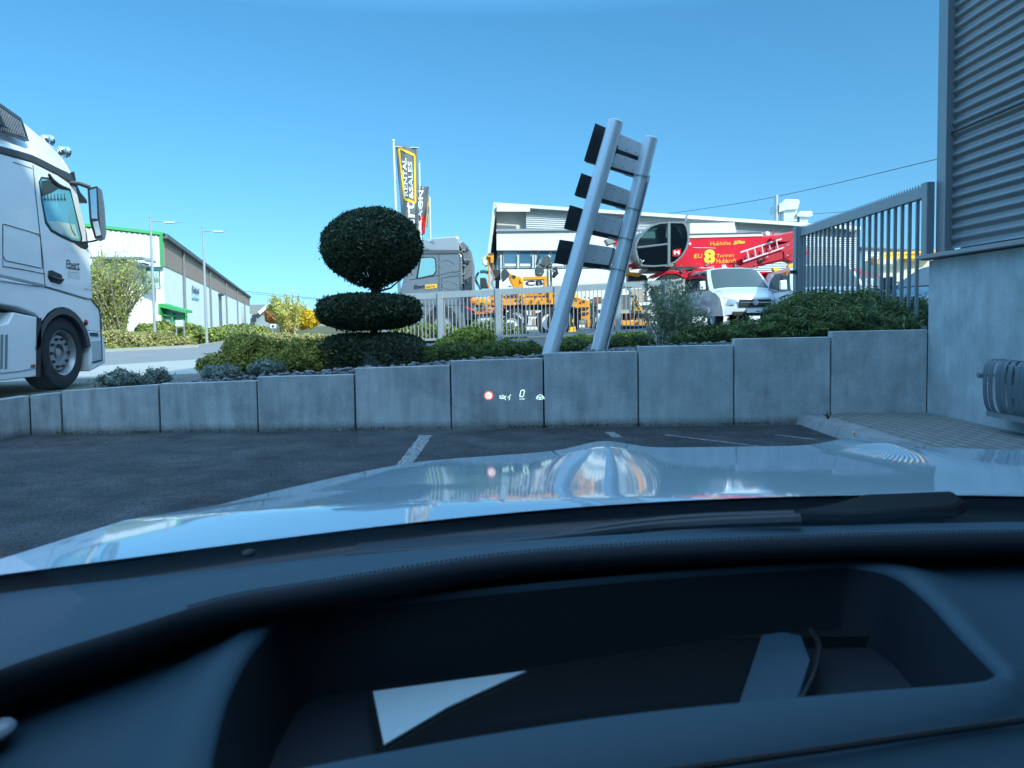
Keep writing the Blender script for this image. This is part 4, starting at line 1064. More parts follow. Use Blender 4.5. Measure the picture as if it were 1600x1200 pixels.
for sgn in (-1, 1):
    b = MB(); b.bar(car_pt(sgn*.90, .60, .84), car_pt(sgn*.72, -.04, 1.41), .05, .06); b.bar(car_pt(sgn*.86, -.95, .86), car_pt(sgn*.72, -1.0, 1.42), .1, .06); b.bar(car_pt(sgn*.86, -2.2, .86), car_pt(sgn*.66, -1.8, 1.42), .2, .06); b.build('pillar', m_paint, car, smooth=0, bevel=.01)
    b = MB(); b.prism([car_pt(sgn*.93, .56, .86), car_pt(sgn*.93, .72, .28), car_pt(sgn*.93, -2.6, .28), car_pt(sgn*.93, -2.6, .95), car_pt(sgn*.93, -.9, .92)], (-sgn*.12, 0, 0)); b.build('door', m_paint, car, smooth=0, bevel=.02)
    b = MB(); b.prism([car_pt(sgn*.91, .50, .87), car_pt(sgn*.90, -2.2, .93), car_pt(sgn*.74, -1.8, 1.39), car_pt(sgn*.74, -.04, 1.39)], (-sgn*.005, 0, 0)); b.build('side_window', glassmat('side_glass', (.7, .8, .82), .0), car, smooth=0)
    for y in (1.25, -1.75): wheel(car, (axis_x(y)+sgn*.90, y, .33), .33, .22, sgn, m_rim, 5)
    b = MB(); b.box((axis_x(-.5)+sgn*.4, -.75, .45), (.5, .55, .2)); b.box((axis_x(-.8)+sgn*.4, -1.05, .78), (.5, .16, .7)); b.box((axis_x(-.8)+sgn*.4, -1.1, 1.22), (.26, .1, .18)); b.build('seat', m_trim, car, smooth=0, bevel=.05)
b = MB(); b.box((axis_x(-1), -.6, .2), (1.7, 3.6, .1)); b.box((axis_x(.6), .95, .55), (1.75, .25, .5)); b.box((axis_x(-2.4), -2.55, .7), (1.7, .15, .6)); b.build('floor_pan', M_black, car, smooth=0)
b = MB(); rows = []
for k in range(33):
    a = 2*math.pi*k/32; c_ = Vector((math.cos(a)*.185, math.sin(a)*.07, math.sin(a)*.165)); nn = c_.normalized(); row = []
    for j in range(10):
        q = 2*math.pi*j/10; row.append(Vector((.02, .17, .70))+c_+nn*.015*math.cos(q)+Vector((0, -.92, .39))*.015*math.sin(q))
    rows.append(row)
b.grid(rows, True); b.box((.02, .17, .70), (.34, .03, .05)); b.tube([(.02, .17, .70), (.03, .5, .62)], .03, 10); b.build('steering_wheel', M_black, car, smooth=60)

# head-up display image floating ahead of the bonnet
HD = 3.0
hud = thing('head_up_display', 'projected head up display symbols with a white zero and a red ringed speed sign', 'display', P(805, 618, HD))
def emit(n, c, s):
    m = bpy.data.materials.new(n); m.use_nodes = True; t = m.node_tree; b = t.nodes['Principled BSDF']; b.inputs['Base Color'].default_value = (0, 0, 0, 1); b.inputs['Specular IOR Level'].default_value = 0
    b.inputs['Emission Color'].default_value = (*c, 1); b.inputs['Emission Strength'].default_value = s; return m
e_w = emit('hud_white', (.75, .95, .88), .62); e_r = emit('hud_red', (.9, .12, .10), .6); e_p = emit('hud_pale', (.95, .86, .80), .55)
k1 = HD/1200
def disc(b, px, py, r0, r1, seg=32, d=HD, a0=0, a1=2*math.pi, sx=1):
    c_ = P(px, py, d); rows = []
    for k in range(seg+1):
        a = a0+(a1-a0)*k/seg; u = Vector((math.cos(a)*sx, 0, math.sin(a))); rows.append([c_+u*r0*k1, c_+u*r1*k1])
    b.grid(rows); return b
b = disc(MB(), 763.5, 618, 5.6, 7.2); s1 = b.build('speed_sign', e_r, hud, smooth=0)
b = disc(MB(), 763.5, 618, .01, 5.2); b.build('speed_sign_face', e_p, s1, smooth=0)
b = MB(); put_text(b, '30', P(760.3, 620.4, HD-.003), (1, 0, 0), (0, 0, 1), 7*k1); b.build('speed_sign_number', emit('hud_dark', (.45, .25, .22), .5), s1, smooth=0)
b = MB()
o = P(811.2, 620.5, HD); w_, h_ = 7.0*k1, 11.5*k1; sh_ = .22; rr = 2.2*k1
def rr_path(x0, z0, x1, z1, r, n=5):
    out = []
    for cx_, cz2, a in ((x1-r, z1-r, 0), (x0+r, z1-r, 90), (x0+r, z0+r, 180), (x1-r, z0+r, 270)):
        for k in range(n+1): q = R(a+90*k/n); out.append((cx_+r*math.cos(q), cz2+r*math.sin(q)))
    return out
po, pi_ = rr_path(0, 0, w_, h_, rr), rr_path(1.3*k1, 1.3*k1, w_-1.3*k1, h_-1.3*k1, rr*.6)
b.grid([[o+Vector((x+z*sh_, 0, z)) for x, z in po], [o+Vector((x+z*sh_, 0, z)) for x, z in pi_]], True); b.build('speed_digit', e_w, hud, smooth=0)
b = MB(); fit_text(b, 'km/h', P(812, 624.4, HD), Vector((8*k1, 0, 0)), Vector((0, 0, 2.3*k1)), bold=.02); b.build('speed_unit', e_w, hud, smooth=0)
b = MB()   # car and cruise symbol
def ln(b, p, q, w=.8): b.bar(P(*p, HD), P(*q, HD), w*k1, .001, (0, 1, 0))
for p, q in (((781, 619), (788, 619)), ((781, 621.3), (789, 621.3)), ((788, 619), (789, 621.3)), ((781, 617.5), (781, 623)), ((784, 617.6), (787, 617.6)), ((782, 622.8), (788, 622.8)), ((797, 618.6), (792.6, 622)), ((796.3, 618.2), (798.4, 616.4))): ln(b, p, q)
disc(b, 792.6, 622, 3.3, 4.3, 24, a0=R(-60), a1=R(40)); disc(b, 792.6, 622, 3.3, 4.3, 24, a0=R(110), a1=R(235)); b.build('cruise_symbol', e_w, hud, smooth=0)
b = MB(); disc(b, 844, 621, 3.6, 4.6, 28, sx=1.1, a0=R(-35), a1=R(215)); ln(b, (840.4, 620.5), (847.6, 620.5), 1.1); ln(b, (844, 620.5), (844, 623.4), 1.6); ln(b, (840, 624), (848, 624), .8)
ln(b, (838.6, 619.5), (837.6, 624)); ln(b, (849.4, 619.5), (850.4, 624)); b.build('steering_symbol', e_w, hud, smooth=0)

# ================================================================== FAR LEFT: shed, lamps, trees
HZ = .30
S0 = P(253, 366, 45.0); S1 = P(390, 463, 146.0)
sd = Vector((S1.x-S0.x, S1.y-S0.y, 0)); sl = sd.length; sdn = sd.normalized(); sf = Vector((-sdn.y, sdn.x, 0))   # sf points to the left
if sf.x > 0: sf = -sf
shed = thing('warehouse', 'long white warehouse with green edged ribbed gable and brown eaves band', 'building', (S0.x, S0.y, HZ))
H0 = S0.z; ground0 = HZ
m_shw = mat('shed_white', (.80, .82, .80), .7, var=.05, vscale=.6)
m_rib = mat('shed_ribbed', (.60, .62, .61), .5, var=.06, vscale=1)
m_green = mat('green_trim', (.05, .33, .10), .45)
m_brown = mat('brown_band', (.36, .25, .19), .7, var=.2, vscale=3)
m_rooft = mat('roof_dark', (.10, .105, .11), .6)
def SP(a, f, z): return Vector((S0.x, S0.y, 0))+sdn*a+sf*f+Vector((0, 0, z))     # along, leftwards, height
b = MB(); b.prism([SP(0, 0, ground0-.2), SP(sl, 0, ground0-.2), SP(sl, 0, H0-.1), SP(0, 0, H0-.1)], sf*.3); b.build('side_wall', m_shw, shed, smooth=0)
gw = 26.0; rise = 1.35
b = MB(); b.prism([SP(0.01, .31, ground0-.2), SP(.01, gw, ground0-.2), SP(.01, gw, H0-.1), SP(.01, gw/2, H0+rise*1.0), SP(.01, .31, H0-.1)], sdn*.3); b.build('gable_wall', m_shw, shed, smooth=0)
# ribbed upper gable
zrib = P(228, 416, 45).z
b = MB(); prof = []; f = -.05
while f < gw:
    prof += [(f, 0), (f+.11, 0), (f+.14, .06), (f+.25, .06), (f+.28, 0)]; f += .28
def gz(f): return H0-.12+rise*min(1, max(0, (f if f < gw/2 else gw-f))/(gw/2))
b.grid([[SP(-.22+d, f, zrib) for f, d in prof], [SP(-.22+d, f, gz(f)) for f, d in prof]]); b.prism([SP(-.2, -.05, zrib), SP(-.2, gw, zrib), SP(.0, gw, zrib), SP(.0, -.05, zrib)], (0, 0, -.06)); b.build('ribbed_cladding', m_rib, shed, smooth=0)
b = MB(); b.bar(SP(-.24, -.1, H0), SP(-.24, gw/2, H0+rise+.02), .14, .17); b.bar(SP(-.24, gw/2, H0+rise+.02), SP(-.24, gw+.1, H0), .14, .17); b.bar(SP(-.26, -.0, zrib-.1), SP(-.26, -.0, H0), .12, .14, (1, 0, 0)); b.build('gable_trim', m_green, shed, smooth=0)
zb1 = P(255, 415, 45).z
b = MB(); b.prism([SP(.3, -.04, zb1), SP(sl, -.04, zb1), SP(sl, -.04, H0-.2), SP(.3, -.04, H0-.2)], sf*.05); bb_ = b.build('eaves_band', m_brown, shed, smooth=0)
b = MB(); b.bar(SP(0, -.15, H0-.1), SP(sl, -.15, H0-.1), .3, .26); b.build('gutter', m_rooft, shed, smooth=0)
b = MB(); b.add([SP(-.2, -.2, H0+.03), SP(sl, -.2, H0+.03), SP(sl, gw/2, H0+rise+.15), SP(-.2, gw/2, H0+rise+.15), SP(sl, gw+.2, H0+.03), SP(-.2, gw+.2, H0+.03)], [(0, 1, 2, 3), (3, 2, 4, 5)]); b.build('roof', m_rooft, shed, smooth=0)
for a in (8.4, 27, 46, 66, 85): 
    b = MB(); b.tube([SP(a, -.12, ground0), SP(a, -.12, H0-.15)], .09, 8); b.build('downpipe', mat('pipe_grey', (.16, .17, .17), .5), shed)
b = MB(); b.prism([SP(36.5, -.03, ground0), SP(40.2, -.03, ground0), SP(40.2, -.03, 4.3), SP(36.5, -.03, 4.3)], sf*.03); b.build('door', mat('shed_door', (.20, .19, .17), .6), shed, smooth=0)
b = MB(); b.prism([SP(36.2, -.3, 4.35), SP(40.5, -.3, 4.35), SP(40.5, -.3, 4.5), SP(36.2, -.3, 4.5)], sf*.3); b.build('door_canopy', m_rooft, shed, smooth=0)
ms = mat('shed_sign_blue', (.03, .10, .16), .6); mt = mat('shed_sign_teal', (.25, .55, .62), .6)
def shed_at(px, py):     # point of the side wall seen at a pixel
    r = ray(px, py); n = Vector((sf.x, sf.y, 0)); o = Vector((S0.x, S0.y, 0)); k = (o-CP).dot(n)/r.dot(n); return CP+r*k-n*.06
A, Bq, Cq = shed_at(299, 457), shed_at(310, 460), shed_at(299, 446)
b = MB(); fit_text(b, 'Siebel', A, Bq-A, Cq-A, bold=.03); b.build('sign_lettering', ms, shed, smooth=0)
A, Bq, Cq = shed_at(299, 466), shed_at(310, 468.5), shed_at(299, 460.5)
b = MB(); b.prism([A, Bq, Bq+Vector((0, 0, .12)), A+Vector((0, 0, .12))], -sf*.02); fit_text(b, 'Technik', A+Vector((0, 0, .22)), Bq-A, (Cq-A)*.45); b.build('sign_underline', mt, shed, smooth=0)
# gable sign board and lower canopy
b = MB(); b.slab([(228, 417), (249, 421), (250, 452), (228, 447)], 44.0, .08); sb_ = b.build('gable_sign', mat('sign_teal', (.02, .14, .17), .5), shed, smooth=0)
b = MB(); b.slab([(229, 424), (248, 424), (249, 451), (229, 446)], 43.98, .02) ; b.build('sign_disc', mat('sign_pale', (.42, .58, .62), .5), sb_, smooth=0)
b = MB(); fit_text(b, 'KÜCHE', P(230, 421.8, 43.95), P(246, 423.5, 43.95)-P(230, 421.8, 43.95), Vector((0, 0, .13))); fit_text(b, 'Siebel', P(231, 440, 43.9), Vector((.6, 0, 0)), Vector((0, 0, .28))); b.build('sign_letter', ms, sb_, smooth=0)
b = MB(); b.slab([(140, 401), (222, 401), (228, 406), (228, 409), (221, 404), (140, 404)], 43.0, 1.2); b.build('canopy', M_grey, shed, smooth=0)
b = MB(); b.slab([(221, 410), (228, 412), (228, 414), (221, 412)], 42.6, .4); b.build('floodlight', M_dark, shed, smooth=0)
# green porch
pc = thing('entrance_porch', 'glazed porch with bright green frame at the corner of the long warehouse', 'porch', P(272, 520, 43))
b = MB()
for px in (252, 268, 284, 289): b.slab([(px, 488), (px+2.2, 488.5), (px+2.2, 524), (px, 524)], 42.6 if px < 288 else 44.0, .15)
b.slab([(250, 490), (290, 494), (290, 496.5), (250, 492.5)], 42.58, .15); b.slab([(250, 507), (290, 508), (290, 511), (250, 510)], 42.58, .15); b.build('frame', m_green, pc, smooth=0)
b = MB(); b.slab([(247, 475), (252, 474), (291, 485), (291, 489), (250, 480), (250, 492), (247, 492)], 42.2, .8); b.build('roof', m_green, pc, smooth=0)
b = MB(); b.slab([(252, 480), (289, 489), (289, 522), (252, 522)], 42.8, .04); b.build('glazing', mat('porch_glass', (.25, .34, .36), .1), pc, smooth=0)
# info board on two legs
ib = thing('info_board', 'small pale blank board on two thin legs on the verge', 'sign', P(281, 533, 33))
b = MB(); b.slab([(274, 500), (286, 500), (286.5, 510), (274, 510)], 33, .04); b.build('panel', mat('board_pale', (.50, .56, .58), .5), ib, smooth=0)
for px in (275, 287):
    b = MB(); b.tube([P(px, 500, 33.05), Vector((P(px, 500, 33.05).x, 33.05, HZ))], .035, 6); b.build('leg', M_steel, ib)
def lamp(px_top, py_top, px_end, py_end, d, label):
    t_ = P(px_top, py_top, d); e_ = P(px_end, py_end, d); o = thing('street_lamp', label, 'street lamp', (t_.x, d, HZ), 'street lamps on the verge')
    b = MB(); b.tube([Vector((t_.x, d, HZ)), Vector((t_.x, d, t_.z-1.6)), t_], [.065, .05, .035], 10); b.build('pole', m_fence, o)
    b = MB(); b.tube([t_-Vector((0, 0, .12)), e_], [.022, .015], 8); b.build('arm', m_fence, o)
    m_ = t_.lerp(e_, .62)-Vector((0, 0, .09)); b = MB(); b.box(m_+Vector((.0, 0, 0)), (.42, .18, .06)); b.build('lamp_head', mat('lamp_head', (.55, .58, .58), .4), o, smooth=0, bevel=.02)
    b = MB(); b.ball(t_+Vector((0, 0, .03)), .045, 8, 6); b.build('finial', M_steel, o)
lamp(235, 340, 283, 347.5, 31.0, 'nearer street lamp, slim pole in front of the warehouse gable and budding tree')
lamp(317, 357, 356, 360, 33.0, 'farther street lamp, slim pole in front of the warehouse side wall')
# budding spring tree
lm_bud = leafmat('bud_leaf', (.20, .24, .05), (.36, .40, .09), (.60, .62, .22), trans=.35)
def budtree(name, label, c, W, Hh, nst, nl, lm, ls, bark, spread=.5):
    o = plant(name, label, 'tree', c); b = MB(); pts = []
    for k in range(nst):
        a = rng.uniform(0, 6.28); r = W*.5*rng.uniform(.15, 1)**.6; h = Hh*(1-.35*(r/(W*.5))**2)*rng.uniform(.75, 1.0)
        s = Vector(c)+Vector((rng.normal(0, .18), rng.normal(0, .15), 0)); e = Vector(c)+Vector((math.cos(a)*r, math.sin(a)*r*.8, h))
        m1 = s.lerp(e, .45)+Vector((-math.cos(a)*r*.12, 0, h*.08)); cv = spline([s, m1, e], 9)
        b.tube(cv, [.05*(1-i/9)+.008 for i in range(9)], 5)
        for j in range(7):
            i = rng.integers(2, 8); p = cv[i]; q = p+Vector((rng.normal(0, .4), rng.normal(0, .4), abs(rng.normal(.25, .3))))*W*.16; b.tube([p, q], [.014, .005], 4)
            for _ in range(nl): f = rng.random(); pts.append(p.lerp(q, f)+Vector(rng.normal(0, W*.028, 3)))
        for _ in range(nl*2): i = rng.integers(3, 8); pts.append(cv[i].lerp(cv[i+1], rng.random())+Vector(rng.normal(0, W*.025, 3)))
    b.build('trunk', bark, o); leaves('crown', lm, pts, rng.normal(0, 1, (len(pts), 3)), ls, 1.5, .5, o); return o
bc = P(188, 530, 32); bc = Vector((bc.x-.3, 32, HZ))
budtree('budding_tree', 'wide multi stemmed tree with fresh yellow green buds by the warehouse gable', bc, 3.8, 4.45, 80, 20, lm_bud, .055, mat('bark_pale', (.22, .19, .13), .9))
lm_cov = leafmat('verge_shrub', (.10, .14, .03), (.22, .26, .05), (.40, .42, .12))
bush('verge_shrub', 'green shrub row in front of the green porch', 'shrub', [(Vector((P(300, 522, 34).x-.8, 34, .7)), (1.6, .8, .55)), (Vector((P(250, 522, 34).x, 34, .75)), (1.3, .8, .6)), (Vector((P(345, 526, 38).x, 38, .6)), (1.6, .8, .45)), (Vector((P(380, 526, 44).x, 44, .7)), (1.5, .9, .5))], lm_cov, .11, 1.5, 700, core_g)
lm_tan = leafmat('tan_cover', (.20, .18, .06), (.34, .31, .10), (.50, .46, .20))
bush('ground_cover', 'low olive brown ground cover hedge at the foot of the budding tree', 'hedge', [(Vector((P(195, 530, 29.5).x, 29.5, .5)), (2.3, .7, .5)), (Vector((P(255, 530, 30).x, 30, .42)), (1.3, .6, .36))], lm_tan, .07, 1.5, 1300, core_g)
# dry tree and gold shrub in the middle distance
budtree('young_tree', 'slender young tree with pale yellow green leaves in the distance', Vector((P(452, 520, 46).x, 46, .32)), 3.2, 3.05, 30, 20, leafmat('pale_yellow_leaf', (.34, .32, .05), (.56, .52, .10), (.80, .74, .25), trans=.35), .08, mat('bark_pale2', (.26, .2, .12), .9))
lm_forsy = leafmat('forsythia', (.40, .26, .02), (.62, .42, .02), (.80, .60, .05))
bush('forsythia', 'round golden yellow flowering shrub beside the slender young tree', 'shrub', [(P(478, 498, 48), (.78, .7, .62)), (P(466, 492, 48), (.5, .5, .45))], lm_forsy, .11, 1.4, 1500, mat('forsy_core', (.25, .16, .02), .9))
lm_rust = leafmat('rust_leaf', (.20, .08, .03), (.34, .16, .06), (.45, .26, .12))
bush('rust_hedge', 'reddish brown bare hedge behind the golden flowering shrub', 'hedge', [(P(427, 494, 62), (.7, .5, .7)), (P(497, 497, 62), (.6, .5, .5))], lm_rust, .14, 1.5, 700, mat('rust_core', (.14, .07, .035), .9))
bush('verge_shrub', 'pale dry shrub mound behind the golden shrub at the roadside', 'shrub', [(P(385, 535, 24), (.55, .5, .5)), (P(372, 527, 26), (.4, .4, .3))], lm_hedge, .05, 1.8, 2600, core_g)
bush('yard_hedge', 'low yellow brown hedge along the road left of the clipped yew', 'hedge', [(P(435, 532, 30), (1.1, .6, .30)), (P(485, 531, 30), (.9, .6, .24))], lm_tan, .06, 1.5, 1500, core_g)
# grey house
hs_ = thing('grey_house', 'small grey house with a dark pitched roof at the far end of the road', 'house', P(408, 516, 120))
b = MB(); b.slab([(391, 497), (396, 497), (396, 490), (403, 489), (420, 478), (420, 515), (391, 516)], 120, 8); b.build('wall', mat('house_grey', (.25, .31, .34), .7), hs_, smooth=0)
b = MB(); b.slab([(390, 476), (419, 475.5), (421, 477), (404, 491), (390, 491)], 119.5, 9); b.build('roof', mat('house_roof', (.20, .22, .23), .7), hs_, smooth=0)
b = MB(); b.slab([(393, 492), (400, 492), (400, 503), (393, 503)], 119.3, .2); b.build('window', M_dark, hs_, smooth=0)
b = MB(); b.bar(P(419, 477, 119.3), P(405, 489.5, 119.3), .2, .5); b.build('barge_board', M_white, hs_, smooth=0)
b = MB(); b.slab([(422, 506), (431, 506), (431, 513), (422, 513)], 50, .1); o = b.build('panel', mat('notice_white', (.6, .62, .62), .6), None, smooth=0)
nb = thing('notice_board', 'white notice board with a dark mark on a post in the distance', 'sign', P(426, 516, 50)); o.parent = nb; o.location = -org(nb)
b = MB(); b.tube([P(426, 510, 50.1), Vector((P(426, 510, 50.1).x, 50.1, .3))], .05, 6); b.build('post', M_steel, nb)
b = MB(); b.slab([(425, 508), (428.5, 508), (428, 511), (425, 511)], 49.95, .02); b.build('mark', M_dark, nb, smooth=0)
bw = thing('low_building', 'long low pale building far beyond the clipped yew', 'building', P(520, 513, 150)); b = MB(); b.slab([(470, 503), (560, 502), (560, 512), (470, 513)], 150, 12); b.build('wall', mat('low_wall', (.35, .36, .35), .8), bw, smooth=0)
b = MB(); b.slab([(468, 500), (562, 499), (562, 502.5), (468, 503.5)], 149.6, 13); b.build('roof', m_rooft, bw, smooth=0)

# ================================================================== FLAGS
def flag(name, label, pole_top, pole_base_x, d, outline, cat='flag'):
    o = thing(name, label, cat, (P(pole_base_x, 520, d).x, d, .5)); return o
m_fl = mat('flag_grey', (.13, .145, .15), .75, var=.1, vscale=5)
m_pole = mat('flag_pole', (.58, .61, .62), .4, .3)
D1 = 31.0
f1 = thing('flag', 'tall grey banner flag with a yellow frame and white upright lettering', 'flag', (P(622, 520, D1).x, D1, .5), 'banner flags in the yard')
b = MB(); b.tube([Vector((P(628, 520, D1).x, D1, .4)), P(621, 400, D1), P(614.5, 222, D1)], [.075, .065, .05], 12); b.ball(P(614.5, 220, D1), .07, 8, 6); b.build('pole', m_pole, f1)
b = MB(); b.tube([P(615, 229, D1), P(655, 231, D1)], .022, 6); b.build('cross_arm', m_pole, f1)
LT, RT, RB, LB = (618, 225.5), (652, 230.5), (655, 385), (632, 392)
def banner_fn(u, v, lt, rt, rb, lb, D, ph, amp=.10):
    x = (1-v)*((1-u)*lt[0]+u*rt[0])+v*((1-u)*lb[0]+u*rb[0]); y = (1-v)*((1-u)*lt[1]+u*rt[1])+v*((1-u)*lb[1]+u*rb[1])
    return P(x, y, D+amp*math.sin(u*7+v*3+ph)*(.2+.8*v)+.05*math.sin(v*11+u*9+ph))
def banner(parent, m, fn, nm='cloth', thick=.006):
    b = MB(); rows = [[fn(i/14, j/40) for i in range(15)] for j in range(41)]
    b.grid(rows); o = b.build(nm, m, parent, smooth=80); s = o.modifiers.new('thickness', 'SOLIDIFY'); s.thickness = thick; return o
def warp_text(b, s, fn, u0, u1, v0, v1, off=-.04, **k):
    """text running upwards: glyph x goes from v0 (bottom) to v1 (top), glyph y from u1 to u0"""
    vs, fs = text_geo(s, 1.0, res=2, **k)
    x0 = min(v.x for v in vs); x1 = max(v.x for v in vs); y0 = min(v.y for v in vs); y1 = max(v.y for v in vs)
    b.add([fn(u1+(u0-u1)*(v.y-y0)/(y1-y0), v0+(v1-v0)*(v.x-x0)/(x1-x0))+Vector((0, off, 0)) for v in vs], fs)
fn1 = lambda u, v: banner_fn(u, v, LT, RT, RB, LB, D1, .4)
cl_ = banner(f1, m_fl, fn1)
b = MB()
def strip(fn, pts, w, off=-.03):
    rows = []
    for (u0, v0), (u1, v1) in zip(pts, pts[1:]):
        N = 10; row0 = []; row1 = []
        du, dv = u1-u0, (v1-v0)*4; L = math.hypot(du, dv); nu, nv = -dv/L*w, du/L*w/4
        for k in range(N+1):
            t = k/N; u = u0+(u1-u0)*t; v = v0+(v1-v0)*t
            row0.append(fn(u+nu, v+nv)+Vector((0, off, 0))); row1.append(fn(u-nu, v-nv)+Vector((0, off, 0)))
        b.grid([row0, row1])
strip(fn1, [(.14, .03), (.88, .085), (.84, .56), (.25, .515), (.14, .03)], .05); b.build('yellow_frame', M_yel, cl_, smooth=0)
b = MB(); warp_text(b, 'RENTAL', fn1, .26, .46, .49, .12, bold=.02); warp_text(b, '&SALES', fn1, .52, .74, .52, .15, bold=.02); warp_text(b, 'Ebert', fn1, .22, .78, 1.02, .55, bold=.015, shear=.1)
b.build('flag_lettering', mat('lettering_white', (.75, .77, .77), .6), cl_, smooth=0)
D2 = 40.0
f2 = thing('flag', 'smaller dark flag with white upright lettering above a red field', 'flag', (P(676, 520, D2).x, D2, .5), 'banner flags in the yard')
b = MB(); b.tube([Vector((P(660, 520, D2).x, D2, .4)), P(655, 255, D2)], [.08, .05], 10); b.tube([P(655, 253, D2), P(658, 251.5, D2)], .03, 6); b.build('pole', m_pole, f2)
fn2 = lambda u, v: banner_fn(u, v, (653, 290), (670.5, 291.5), (664, 365), (652, 372), D2, 1.4)
cl_ = banner(f2, mat('flag_dark', (.10, .10, .11), .75), fn2)
b = MB(); b.grid([[fn2(i/8*(.98), v)+Vector((0, -.03, 0)) for i in range(9)] for v in (.62, .7, .8, .9, .985)]); b.build('red_field', M_red, cl_, smooth=0)
b = MB(); warp_text(b, 'MAGNI', fn2, .08, .52, .86, .02, off=-.06, bold=.02); b.build('flag_lettering', MATS['lettering_white'], cl_, smooth=0)
f3 = thing('flag', 'narrow flag seen nearly edge on with an orange patch, behind the dark red flag', 'flag', (P(671, 520, 46).x, 46, .5), 'banner flags in the yard')
b = MB(); b.tube([Vector((P(675, 520, 46).x, 46, .4)), P(671.5, 308, 46)], [.08, .05], 10); b.build('pole', m_pole, f3)
b = MB(); fn3 = lambda u, v: banner_fn(u, v, (661, 306), (671, 306.5), (669, 355), (660, 350), 46.0, .2); cl_ = banner(f3, mat('flag_orange', (.50, .33, .12), .7), fn3)

# ================================================================== OFFICE BUILDING
DO = 42.0
of = thing('office_building', 'white office block with a folded grey metal roof and a window band', 'building', P(900, 520, DO))
m_off = mat('office_white', (.62, .625, .61), .75, var=.03, vscale=.8); m_ocl = mat('office_cladding', (.56, .58, .59), .5, 0, var=.04); m_sof = mat('soffit', (.62, .59, .54), .8)
b = MB(); b.slab([(776, 361), (860, 358.5), (1080, 356), (1150, 356), (1150, 391), (1000, 391), (776, 391)], DO, 14); b.build('upper_wall', m_off, of, smooth=0)
b = MB(); b.slab([(776, 421), (1150, 419), (1150, 520), (776, 524)], DO, 14); b.build('lower_wall', m_off, of, smooth=0)
b = MB(); b.slab([(775, 358), (1150, 353.5), (1150, 357), (775, 361.5)], DO-.15, 14.4); b.build('parapet', M_steel, of, smooth=0)
wb = MB(); wb.slab([(778, 391), (1150, 391), (1150, 421), (778, 421)], DO+.35, .3); wband = wb.build('window_band', mat('window_grey', (.20, .22, .22), .4), of, smooth=0)
for (a, c) in ((788, 807), (812, 829), (841, 858), (862, 880), (885, 905), (910, 930), (940, 960)):
    f_ = MB(); f_.slab([(a-1.5, 391.5), (c+1.5, 391.5), (c+1.5, 418), (a-1.5, 418)], DO+.25, .12); fo = f_.build('window', mat('window_frame_grey', (.42, .44, .44), .4), of, smooth=0)
    g_ = MB(); g_.slab([(a, 393), (c, 393), (c, 416.5), (a, 416.5)], DO+.22, .05); g_.build('pane', M_glassb, fo, smooth=0)
    d_ = MB(); d_.slab([(a+.5, 412), (c-.5, 412), (c-.5, 416), (a+.5, 416)], DO+.205, .01); d_.build('sill_clutter', m_ocl, fo, smooth=0)
for k in (783, 809.5, 833, 837):
    f_ = MB(); f_.slab([(k-1.5, 398), (k+1.5, 398), (k+1.5, 419), (k-1.5, 419)], DO+.12, .1); f_.build('pilaster', MATS['window_frame_grey'], of, smooth=0)
# corrugated clerestory under the roof
def ribs(b, pl, pr, bl, br_, d, n, amp=.035):
    A, Bq, Cq, Dq = P(*pl, d), P(*pr, d), P(*bl, d), P(*br_, d); rows = []
    for k in range(n*2+1):
        t = k/(n*2); o = Vector((0, -amp if k % 2 else amp, 0)); rows.append([A.lerp(Cq, t)+o, Bq.lerp(Dq, t)+o])
    b.grid(rows)
b = MB(); ribs(b, (822, 325), (1340, 357), (822, 361), (1340, 372), DO+.25, 11); ribs(b, (1078, 366), (1340, 372), (1078, 430), (1340, 430), DO-.6, 18); b.slab([(822, 325), (1340, 358), (1340, 500), (1150, 500), (1150, 359), (822, 362)], DO+.45, 10); b.build('ribbed_wall', m_ocl, of, smooth=0)
b = MB(); b.slab([(774, 322), (826, 324), (826, 360), (777, 360)], DO+.7, .3); b.build('soffit_wall', m_sof, of, smooth=0)
# roof plate, its folded end and the rafters
b = MB(); A, Bq = P(771, 316, DO-.2), P(1345, 354, DO-.2); 
b.prism([A, Bq, Bq+Vector((0, 0, -.18)), A+Vector((0, 0, -.18))], (0, 19, 0))
F0, F1 = P(771, 318, DO-.2), P(761, 404, DO-.2)
b.build('roof', mat('roof_edge', (.56, .56, .53), .5, .2), of, smooth=0)
b = MB(); b.prism([F0, F1, F1+Vector((.14, 0, 0)), F0+Vector((.16, 0, 0))], (0, 18, 0)); b.build('folded_wall', MATS['roof_edge'], of, smooth=0)
b = MB(); b.prism([P(774, 330, DO+1), P(776, 390, DO+1), P(779, 390, DO+1), P(779, 330, DO+1)], (0, 10, 0)); b.build('side_return', m_ocl, of, smooth=0)
for k in range(6):
    y = DO-.4+k*1.5; pz = P(773, 321, DO-.2)
    b = MB(); b.prism([Vector((pz.x+.1, y, pz.z-.05)), Vector((pz.x+1.9, y, pz.z-.18)), Vector((pz.x+1.9, y, pz.z-.38)), Vector((pz.x+.1, y, pz.z-.35))], (0, .14, 0)); b.build('rafter', m_sof, of, smooth=0)
for px in (865, 986, 1114, 1145, 1236):
    b = MB(); y0 = 316+(px-771)*.0655; b.slab([(px-2, y0+5), (px+3, y0+5), (px+2, y0+13), (px, y0+13)], DO+.8, .1); b.build('roof_bracket', m_ocl, of, smooth=0)
b = MB(); b.slab([(1000, 362), (1078, 362), (1147, 347.5), (1148, 366), (1148, 372), (1000, 372)], DO-1.0, 1.5); b.slab([(1078, 349), (1148, 347.5), (1148, 366), (1078, 367)], DO-1.1, 2); b.build('white_bay', m_off, of, smooth=0)
